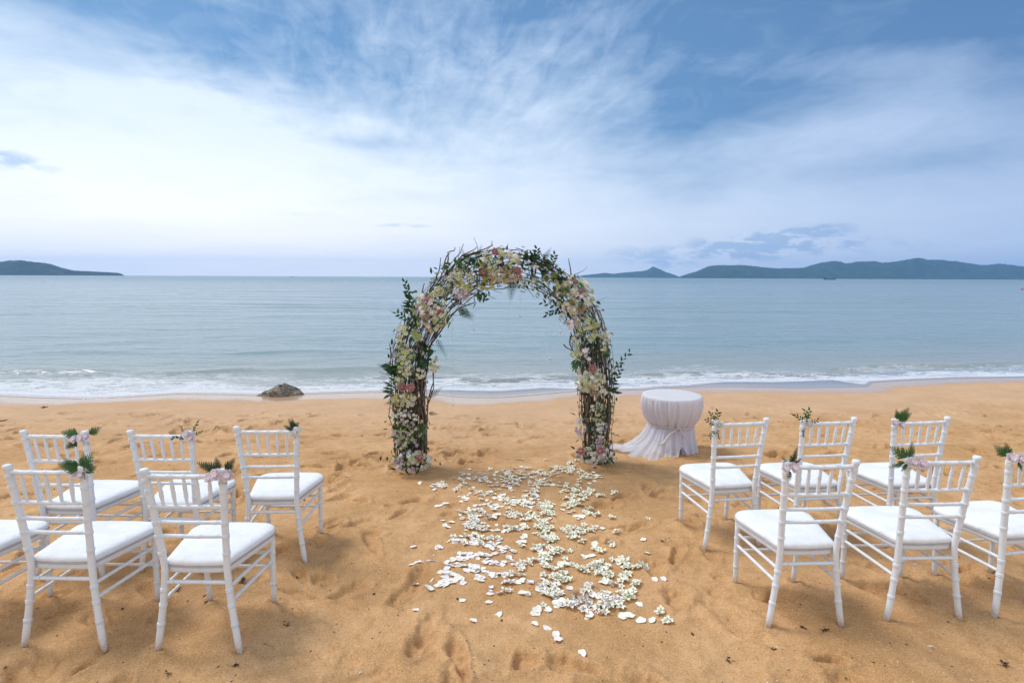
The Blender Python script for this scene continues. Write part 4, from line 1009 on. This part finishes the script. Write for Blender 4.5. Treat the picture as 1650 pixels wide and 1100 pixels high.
corsage('fern and pink corsage lying sideways on the outermost far left chair', post_top('L1a', 1, .89), [(-.01, -.02, .0, 1.0, RUF2), (-.05, -.02, -.005, .9, RUF), (.02, -.02, .01, .8, RUF)], [(.03, .02, 30, .8, FER), (-.03, .02, 170, .95, FER), (-.04, -.02, 215, .8, FER)], 3)
corsage('small lilac bloom corsage with short dark leaves on the middle far left chair', post_top('L1b', 1, .90), [(-.015, -.02, .01, 1.0, RUF2), (.01, -.025, -.01, .9, RUF2)], [(.01, .02, 60, .75, SPR), (-.03, -.015, 180, .7, SPR), (.02, .01, 20, .5, SPR), (-.04, .02, 110, .45, SPR)], 4)
corsage('upright dark fern corsage with white petals on the far left aisle chair', post_top('L1c', 1, .90), [(.02, -.015, .01, .9, RUFW), (-.025, -.02, -.015, .8, RUFW), (.0, -.02, -.005, .8, RUF2)], [(-.01, .01, 95, .8, FERD), (-.015, .0, 150, .8, FERD), (-.005, .01, 120, .85, FERD), (.0, .01, 70, .6, FERD)], 5)
corsage('sprig-leaved white corsage with crossed stems on the far right aisle chair', post_top('R1a', -1, .895), [(.02, -.02, .0, .9, RUFW), (.04, -.015, .01, .75, RUFW)], [(.0, .02, 90, .8, SPR), (-.01, .0, 150, .7, SPR), (-.01, .02, 120, .7, SPR), (.01, -.03, -70, .6, SPR), (-.005, -.03, -115, .6, SPR)], 6)
corsage('dark leafy corsage with a pale bloom, middle far right chair', post_top('R1b', -1, .90), [(.025, -.02, .0, .85, RUFW), (.045, -.015, -.008, .7, RUF2)], [(.005, .015, 80, .8, SPR), (.0, .01, 150, .8, SPR), (.02, .01, 110, .8, SPR), (.03, .0, 30, .6, SPR), (.0, -.03, -85, .55, SPR)], 7)
corsage('pink corsage with a wide fern tip on the outermost far right chair', post_top('R1c', -1, .905), [(-.01, -.015, .0, .9, RUF), (.035, -.02, -.015, .9, RUF2)], [(.01, .02, 100, .7, FER), (.02, .01, 60, 1.0, FER), (.02, .01, 35, .9, FER)], 8)
corsage('loose corsage, drooping dark tip and one pink bloom, near right aisle chair', post_top('R2a', -1, .90), [(.03, -.02, .0, 1.0, RUF), (-.012, -.018, -.005, .7, RUF2)], [(.02, .01, 75, 1.05, FERD), (.01, .0, 130, .7, FERD), (.03, .01, 40, .6, FERD), (.01, -.02, -80, .6, FERD)], 9)
corsage('full pink double-bloom corsage with fern on its left, on the middle near right chair', post_top('R2b', -1, .905), [(.045, -.03, .0, 1.15, RUF), (.01, -.025, .0, 1.0, RUF2), (.07, -.02, -.015, .9, RUF)], [(-.01, .02, 150, 1.0, FER), (.0, .01, 85, .85, FER), (-.02, -.005, 200, .8, FER), (-.01, -.01, 240, .5, FER)], 10)
corsage('row of three pale blooms with fern ends on the right-edge chair', post_top('R2c', -1, .90), [(-.015, -.025, .005, 1.05, RUF2), (.03, -.03, .0, 1.1, RUF), (.08, -.025, -.01, 1.0, RUFW)], [(-.03, .01, 140, .85, FER), (-.02, .01, 110, .7, FER), (.03, -.01, -60, .6, FER)], 11)

# ------------------------------------------------------------------ petals and blossoms on the sand
def rose_petal(seed):
    r_ = random.Random(seed); W, L = .040 * r_.uniform(.85, 1.15), .038 * r_.uniform(.85, 1.2); V, F = [], []; n = 6
    cu, cl = r_.uniform(.06, .34), r_.uniform(-.25, .3)
    for i in range(n + 1):
        for j in range(n + 1):
            u_, v_ = i / n * 2 - 1, j / n * 2 - 1; x = u_ * math.sqrt(1 - v_ * v_ / 2); y = v_ * math.sqrt(1 - u_ * u_ / 2)
            w_ = 1 - .22 * (1 - y); rr_ = 1 + .07 * math.sin(5 * math.atan2(y, x) + seed)
            V.append((x * W / 2 * w_ * rr_, y * L / 2 * rr_, cu * (x * x * .55 + y * y * .25) * W + cl * .01 * math.sin(x * 3 + y * 2) + .002))
    for i in range(n):
        for j in range(n): a = i * (n + 1) + j; F.append((a, a + n + 1, a + n + 2, a + 1))
    return V, F
def ground_blossom(seed):
    r_ = random.Random(seed + 50); mb = MB()
    for k in range(5):
        a = 2 * math.pi * k / 5 + r_.uniform(-.25, .25)
        addp(mb, petal_verts(.026 * r_.uniform(.8, 1.15), .017 * r_.uniform(.8, 1.1), .3, r_.uniform(-.3, .25), 4, 3, .2, .3), Matrix.Translation((0, 0, .009)) @ Matrix.Rotation(a, 4, 'Z') @ Matrix.Rotation(r_.uniform(-.15, .28), 4, 'X'))
    for k in range(3): addp(mb, petal_verts(.010, .007, .4, 0, 2, 2), Matrix.Translation((0, 0, .010)) @ Matrix.Rotation(2.1 * k, 4, 'Z') @ Matrix.Rotation(1.0, 4, 'X'), 1)
    return mb
PM = {}
for i in range(7):
    V, F = rose_petal(i)
    for mt in (M_ivory, M_pinkiv, M_greenw): mb = MB(); mb.add(V, F); PM[('p', i, mt.name)] = mb.mesh('rose_petal', [mt])
for i in range(6):
    for mt in (M_ivory, M_greenw, M_pinkiv): PM[('b', i, mt.name)] = ground_blossom(i).mesh('orchid_bloom', [mt, M_lime])
# drifts of petals: photo-crop u, v, count, spread u, spread v, kind (p petals, b blossoms, m both)
DR = [(560,90,26,45,28,'m'),(650,85,34,60,26,'m'),(760,80,26,70,26,'b'),(880,55,26,50,20,'b'),(940,15,4,10,12,'b'),(970,95,20,50,28,'m'),(1040,95,8,25,12,'p'),(200,130,10,35,16,'p'),(240,135,8,18,12,'b'),(350,110,20,55,30,'m'),(430,110,18,45,24,'m'),(510,140,18,50,24,'m'),
 (600,120,28,50,30,'m'),(760,130,26,55,24,'m'),(900,160,22,45,26,'b'),(960,200,32,50,34,'b'),(920,235,20,40,20,'b'),(700,190,22,50,26,'m'),(760,240,26,50,26,'m'),(600,225,26,50,22,'m'),(680,225,20,40,18,'p'),(460,185,18,50,26,'m'),(540,205,14,30,14,'p'),(360,200,12,45,24,'p'),(490,245,18,50,12,'p'),(225,240,5,25,8,'p'),
 (380,285,26,60,26,'m'),(440,300,12,40,20,'p'),(520,295,4,14,12,'p'),(600,290,18,45,24,'b'),(690,290,12,40,20,'b'),(790,275,22,30,30,'b'),(940,290,9,30,14,'p'),(990,275,9,28,14,'b'),(1040,290,4,20,10,'b'),(250,345,7,20,24,'p'),(390,340,30,50,26,'m'),(440,360,26,60,26,'m'),(600,370,11,35,18,'m'),(660,360,10,20,12,'m'),(760,360,32,30,32,'b'),(900,370,12,26,20,'b'),(970,365,24,45,20,'b'),(910,395,8,25,12,'b'),
 (400,415,24,60,20,'m'),(430,440,14,40,14,'p'),(300,425,8,35,8,'p'),(490,445,14,35,24,'p'),(560,470,18,40,14,'p'),(640,440,4,20,8,'m'),(665,410,2,12,6,'p'),(800,415,14,30,14,'b'),(740,460,14,40,14,'m'),(820,480,22,40,28,'b'),(760,505,14,40,20,'m'),(960,430,4,20,10,'b'),(1050,470,8,25,12,'b'),(990,500,3,15,8,'p'),(1030,435,1,3,3,'p'),(1120,445,2,8,8,'b'),
 (370,495,10,50,10,'p'),(260,525,8,30,12,'p'),(330,515,18,50,16,'p'),(440,505,12,45,10,'p'),(190,535,3,20,5,'p'),(520,545,16,50,14,'p'),(590,520,6,25,8,'p'),(320,560,18,70,14,'p'),(410,575,22,60,16,'p'),(660,550,9,25,14,'b'),(700,535,6,14,10,'b'),(790,560,8,28,12,'b'),(900,550,12,35,12,'m'),(960,575,12,30,14,'b'),(1040,560,30,45,30,'b'),(1100,600,10,22,12,'b'),(1160,535,14,30,16,'m'),(1210,560,8,28,10,'b'),(1265,560,9,20,16,'b'),
 (115,550,3,20,10,'p'),(75,565,1,6,4,'p'),(260,600,12,30,16,'p'),(250,640,20,40,18,'p'),(300,625,12,30,18,'p'),(420,625,8,35,12,'p'),(520,600,14,40,18,'p'),(600,610,12,35,12,'m'),(640,645,5,20,12,'p'),(575,650,4,20,6,'b'),(690,650,2,8,4,'p'),(850,610,22,40,22,'b'),(780,650,22,35,24,'m'),(870,640,12,26,16,'b'),(1090,630,8,20,16,'p'),(1120,655,3,14,6,'b'),(1190,600,9,18,16,'b'),(1190,630,5,20,7,'b'),(1240,655,9,18,12,'b'),
 (760,695,14,25,16,'p'),(830,705,24,45,22,'m'),(850,755,16,35,14,'p'),(905,750,12,16,18,'b'),(970,700,20,40,28,'b'),(1070,700,14,34,14,'p'),(1190,710,24,30,26,'b'),(1100,760,42,45,34,'b'),(990,760,3,12,7,'b'),(670,710,3,20,14,'p'),(725,790,4,18,12,'p'),(720,810,2,12,6,'p'),(790,790,2,14,8,'p'),(760,765,1,6,3,'b'),(560,700,4,25,7,'b'),(490,700,2,6,8,'p'),(490,670,1,4,3,'p'),(480,745,1,4,3,'p'),(160,685,2,12,5,'p'),(340,735,1,5,5,'p'),(95,800,1,4,4,'p'),
 (395,848,1,3,3,'p'),(530,815,1,3,3,'p'),(85,455,1,4,4,'p'),(225,460,2,14,5,'p'),(90,638,1,4,4,'p'),(1000,820,3,18,8,'p'),(970,795,2,12,5,'b'),(1200,810,4,20,8,'p'),(1270,838,1,4,4,'p'),(1330,840,1,4,4,'p'),(1370,800,7,16,16,'b'),(1400,850,7,22,10,'b'),(1260,752,1,4,4,'p'),(1300,492,1,4,4,'p'),(1285,415,1,4,4,'p'),(1305,312,2,6,6,'b'),(1140,385,2,6,6,'b'),(1115,305,4,12,6,'b'),(1130,180,3,12,6,'b'),(1065,200,7,20,12,'b'),(1070,358,1,5,4,'p'),(375,55,1,8,4,'p'),(490,50,2,14,4,'p'),(635,10,2,10,5,'b'),(900,20,3,10,8,'b'),(120,125,2,8,4,'p'),(820,60,6,30,12,'m'),(718,870,1,4,4,'p'),(780,885,1,4,4,'p')]
pr = random.Random(77); FALL = []; SEEN = []
for (cu, cv, n, su, sv, kd) in DR:
    for k in range(n if n < 4 else max(3, int(n * (.70 if cv < 420 else .60 if cv < 600 else .50)))):
        if n == 1: u_, v_ = cu, cv
        else:
            best = -1
            for _t in range(4):
                a = pr.uniform(0, 6.28); q = abs(pr.gauss(0, .72)); uu_, vv_ = cu + su * q * math.cos(a), cv + sv * q * math.sin(a)
                dd = min([((uu_ - f[0]) ** 2 + ((vv_ - f[1]) * 1.6) ** 2) for f in SEEN[-400:]] or [1e9])
                if dd > best: best, u_, v_ = dd, uu_, vv_
        SEEN.append((u_, v_))
        kk = kd if kd in 'pb' else pr.choice('pb')
        pink = (cu < 620 and cv > 430) or (cu < 1130 and cu > 740 and cv > 640); green = cu > 740 and not pink
        mt = pr.choice([M_ivory, M_pinkiv, M_pinkiv] if pink else [M_greenw, M_ivory, M_greenw] if green else [M_ivory, M_ivory, M_pinkiv, M_greenw])
        FALL.append((640 + u_ / 3.235, 740 + v_ / 3.235, kk, mt, n == 1))
XY = [px_ground(f[0], f[1]) for f in FALL]
GZs = ground([p[0] for p in XY], [p[1] for p in XY])
E_ = .02
gx_ = ground([p[0] + E_ for p in XY], [p[1] for p in XY]); gy_ = ground([p[0] for p in XY], [p[1] + E_ for p in XY])
order = sorted(range(len(FALL)), key=lambda i: XY[i][1])
cnt = {'p': 0, 'b': 0}; stuff = MB(); SM = [M_ivory, M_pinkiv, M_greenw, M_lime]; occ = {}
for i in order:
    u_, v_, kk, mt, solo = FALL[i]; x, y = XY[i]
    cell = (int(x / .035), int(y / .035)); lay = occ.get(cell, 0); occ[cell] = lay + 1
    nrm = Vector((-(gx_[i] - GZs[i]) / E_, -(gy_[i] - GZs[i]) / E_, 1)).normalized()
    q = (nrm + Vector((pr.gauss(0, .10), pr.gauss(0, .10), 0))).normalized().to_track_quat('Z', 'Y').to_matrix() @ Matrix.Rotation(pr.uniform(0, 6.28), 3, 'Z')
    vi = pr.randrange(7 if kk == 'p' else 6); sc = pr.uniform(.8, 1.25) * (1.12 if kk == 'p' else 1.0); loc = Vector((x, y, GZs[i] + .001 + .003 * min(lay, 3)))
    me = PM[(kk, vi, mt.name)]; cnt[kk] += 1
    lim = 280 if kk == 'p' else 280
    if cnt[kk] > lim:
        mx = Matrix.Translation(loc) @ q.to_4x4() @ Matrix.Scale(sc, 4); V = [mx @ v.co for v in me.vertices]; F = [tuple(p.vertices) for p in me.polygons]
        mi = SM.index(mt); n0 = len(stuff.V); stuff.V += [tuple(v) for v in V]; stuff.F += [tuple(j + n0 for j in f) for f in F]; stuff.M += [3 if p.material_index else mi for p in me.polygons]
        continue
    o = link('rose_petal' if kk == 'p' else 'orchid_bloom', me, None, None, loc, q.to_euler(), sc)
    far = ['at the nearest fringe', 'level with the near chair backs', 'level with the near seats', 'between the chair rows', 'level with the far seats', 'just beyond the far seats', 'a step before the arch', 'at the foot of the arch'][int(np.searchsorted([2.6, 2.95, 3.3, 3.65, 4.0, 4.4, 4.8], y))]
    sd_ = ['far left', 'left', 'left of centre', 'centre', 'right of centre', 'right', 'far right'][int(np.searchsorted([-.75, -.45, -.15, .15, .45, .75], x))]
    tint = {'ivory_petal': 'ivory', 'pinkish_ivory_petal': 'pinkish white', 'greenish_ivory_petal': 'greenish white'}[mt.name]
    if kk == 'p': tag(o, tint + ' rose petal ' + far + ', ' + sd_ + ' of the drift', 'petal', 'white rose petals strewn on the sand aisle')
    else: tag(o, tint + ' orchid bloom ' + far + ', ' + sd_ + ' of the drift', 'blossom', 'orchid blooms strewn on the sand aisle')
stuff_o = tag(link('strewn_petals', stuff.mesh('strewn_petals', SM), None), kind='stuff')
# the loners nearest the camera
def lone(u, v, mt, lab, n=1, sc=1.25):
    for k in range(n):
        x, y = px_ground(u + k * 3, v + k * 9); V, F = rose_petal(k + 3); mb = MB(); mb.add(V, F)
        o = link('rose_petal', mb.mesh('rose_petal', [mt]), None, None, (x, y, gz(x, y) + .002 + .004 * k), (.15, -.1, k * 1.7), sc)
        tag(o, lab[k] if isinstance(lab, (list, tuple)) else lab, 'petal', 'white rose petals strewn on the sand aisle')
lone(938, 1057, M_ivory, 'single square-cut ivory petal lying alone nearest the camera', 1, 1.35)
lone(896, 1026, M_pinkiv, ['upper of two overlapping pale petals just behind the nearest lone petal', 'lower of two overlapping pale petals just behind the nearest lone petal'], 2, 1.35)
lone(1055, 936, M_blush, ['left petal of the lilac-pink pair lying apart right of the aisle', 'right half of the lilac-pink petal pair lying apart on the right of the aisle'], 1, 1.3)
lone(1069, 937, M_pinkw, 'right petal of the lilac-pink pair lying apart on the right of the aisle', 1, 1.2)

# ------------------------------------------------------------------ driftwood, weed scraps, specks
M_drift = simple('charred_driftwood', (.045, .028, .022), .85, .5, 20, .2, .8, 60)
x, y = px_ground(1513, 764); mb = MB(); pts = [(-.09 + .18 * t, .008 * math.sin(t * 5), .022 + .004 * math.sin(t * 7)) for t in np.linspace(0, 1, 10)]
mb.add(*tube(pts, [.018, .024, .022, .025, .023, .020, .024, .025, .022, .014], 9)); mb.add(*tube([(.03, 0, .03), (.05, .02, .05)], [.01, .006], 6))
tag(link('driftwood', mb.mesh('driftwood', [M_drift]), None, None, (x, y, gz(x, y)), (0, 0, R(-4))), 'short dark chunk of driftwood on the sand behind the middle near right chair', 'driftwood')
M_weed = simple('dry_seaweed', (.055, .030, .022), .8, .4, 30, .3); M_weedg = simple('green_weed', (.05, .08, .035), .8, .4, 30, .3); M_shell = simple('pale_shell', (.72, .66, .56), .6, .1)
def weed(u, v, sz, seed, lab, mat=M_weed, nm='seaweed_scrap', cat='seaweed'):
    r_ = random.Random(seed); x, y = px_ground(u, v); mb = MB(); sz = sz * .62
    for k in range(5):
        a = r_.uniform(0, 6.28); p = Vector((r_.gauss(0, sz * .2), r_.gauss(0, sz * .2), .004)); P, K = [], []
        for i in range(6):
            P.append(p.copy()); K.append(sz * .07 * (1.1 - i / 6)); a += r_.gauss(0, .7); p = p + Vector((math.cos(a), math.sin(a), r_.gauss(.05, .2))) * sz * .2; p.z = max(.002, p.z)
        mb.add(*tube(P, K, 5))
    for k in range(3):
        mx = Matrix.Translation((r_.gauss(0, sz * .3), r_.gauss(0, sz * .3), .006)) @ Matrix.Rotation(r_.uniform(0, 6), 4, 'Z') @ Matrix.Rotation(r_.uniform(-.3, .5), 4, 'X'); addp(mb, leaf_vf(sz * .7, sz * .35, .4, .1, 4), mx)
    tag(link(nm, mb.mesh(nm, [mat]), None, None, (x, y, gz(x, y)), None), lab, cat)
weed(462, 1013, .035, 1, 'small green weed sprig on open sand right of the near left chairs', M_weedg)
weed(476, 928, .05, 2, 'dark forked weed scrap beside the back leg of the far left aisle chair')
weed(389, 941, .06, 3, 'black tangled weed scrap under the near left aisle chair, between its side stretchers')
weed(285, 952, .06, 4, 'curled brown weed strand under the near left aisle chair')
weed(333, 982, .03, 5, 'small black weed scrap beside the front left leg of the near left aisle chair')
weed(272, 1088, .03, 6, 'reddish black weed scrap on the sand below the near left aisle chair')
weed(382, 1080, .035, 7, 'thin dark twig scrap below the back legs of the near left aisle chair')
weed(1328, 1017, .045, 8, 'reddish brown weed scrap between the back legs of the near right aisle chair')
weed(1295, 1012, .04, 9, 'fine dark weed curl on the sand behind the near right aisle chair')
weed(1068, 871, .035, 10, 'dark leaf scrap between the petals and the far right aisle chair')
weed(1175, 1062, .035, 11, 'dark weed bits in a hollow low in the photo right of the petals')
weed(1618, 1069, .05, 12, 'dark weed scrap low at the right edge of the photo')
weed(1245, 1050, .03, 13, 'thin dark weed scrap in a shallow hollow below the near right chairs')
weed(72, 657, .10, 14, 'dark weed bit on the smooth sand near the waterline at left')
weed(4, 678, .12, 15, 'dark weed bit on the sand at the left edge below the waterline')
dr = random.Random(9); mb = MB(); pts = []
for k in range(2600):
    y = 1.6 + 5.8 * dr.random() ** 1.5; x = dr.uniform(-1.05, 1.05) * (y * .95 + .4); pts.append((x, y))
zz = ground([p[0] for p in pts], [p[1] for p in pts])
for (x, y), z in zip(pts, zz):
    s_ = dr.uniform(.0010, .0032) * (1 + .10 * y) * (2.2 if dr.random() < .05 else 1); a = dr.uniform(0, 3.14); el_ = dr.uniform(1, 2.6); ca, sa = math.cos(a), math.sin(a); mi = 0 if dr.random() < .72 else 1
    V = [(x + ca * s_ * el_, y + sa * s_ * el_, z + s_ * .3), (x - sa * s_, y + ca * s_, z + s_ * .3), (x - ca * s_ * el_, y - sa * s_ * el_, z + s_ * .3), (x + sa * s_, y - ca * s_, z + s_ * .3), (x, y, z + s_ * 1.1)]
    mb.add(V, [(0, 1, 4), (1, 2, 4), (2, 3, 4), (3, 0, 4)], mi)
tag(link('beach_debris', mb.mesh('beach_debris', [M_weed, M_shell], False), None), kind='stuff')

# ------------------------------------------------------------------ far boats and a buoy
M_hull = simple('dark_hull', (.05, .05, .055), .6); M_red = simple('red_buoy_paint', (.30, .035, .04), .5); M_cab = simple('boat_cabin', (.3, .3, .3), .6)
def boat(u, D, L, lab, cabin=True):
    x = (u - 825) / CF * D; t = empty('longtail_boat', (x, D, WL)); tag(t, lab, 'boat'); V, F = [], []; n = 14
    for i in range(n):
        q = i / (n - 1) * 2 - 1; wd = L * .09 * (1 - abs(q) ** 2.2) + .02; sh = L * .05 * (1 + 1.5 * abs(q) ** 3)
        V += [(q * L / 2, -wd, sh), (q * L / 2, 0, -L * .02), (q * L / 2, wd, sh)]
    for i in range(n - 1): a = i * 3; F += [(a, a + 1, a + 4, a + 3), (a + 1, a + 2, a + 5, a + 4), (a, a + 3, a + 5, a + 2)]
    link('hull', mesh_np('hull', V, F, False), M_hull, t)
    if cabin: link('cabin', mesh_np('cabin', *box(-L * .15, L * .2, -L * .05, L * .05, L * .045, L * .13), False), M_cab, t)
boat(1333, 1150, 24, 'long low dark boat just below the middle of the mountain island'); boat(1399, 1300, 5, 'tiny dark boat right of the long low one, below the island', False)
boat(1455, 1200, 4, 'tiny speck of a boat below the highest peak of the island', False); boat(472, 1400, 9, 'tiny boat on the open horizon left of the arch')
x = (1643 - 825) / CF * 118; t = empty('mooring_buoy', (x * 1.0, 118, WL)); tag(t, 'small red mooring buoy on the water at the right edge', 'buoy')
V, F = revolve([(.01, -.12), (.18, -.05), (.22, .08), (.18, .19), (.07, .24), (.01, .25)], lambda a, q, r_, z: (r_, z), 16); link('float', mesh_np('float', V, F), M_red, t); link('ring_post', mesh_np('ring_post', *tube([(0, 0, .24), (0, 0, .40)], .04, 8)), M_hull, t)
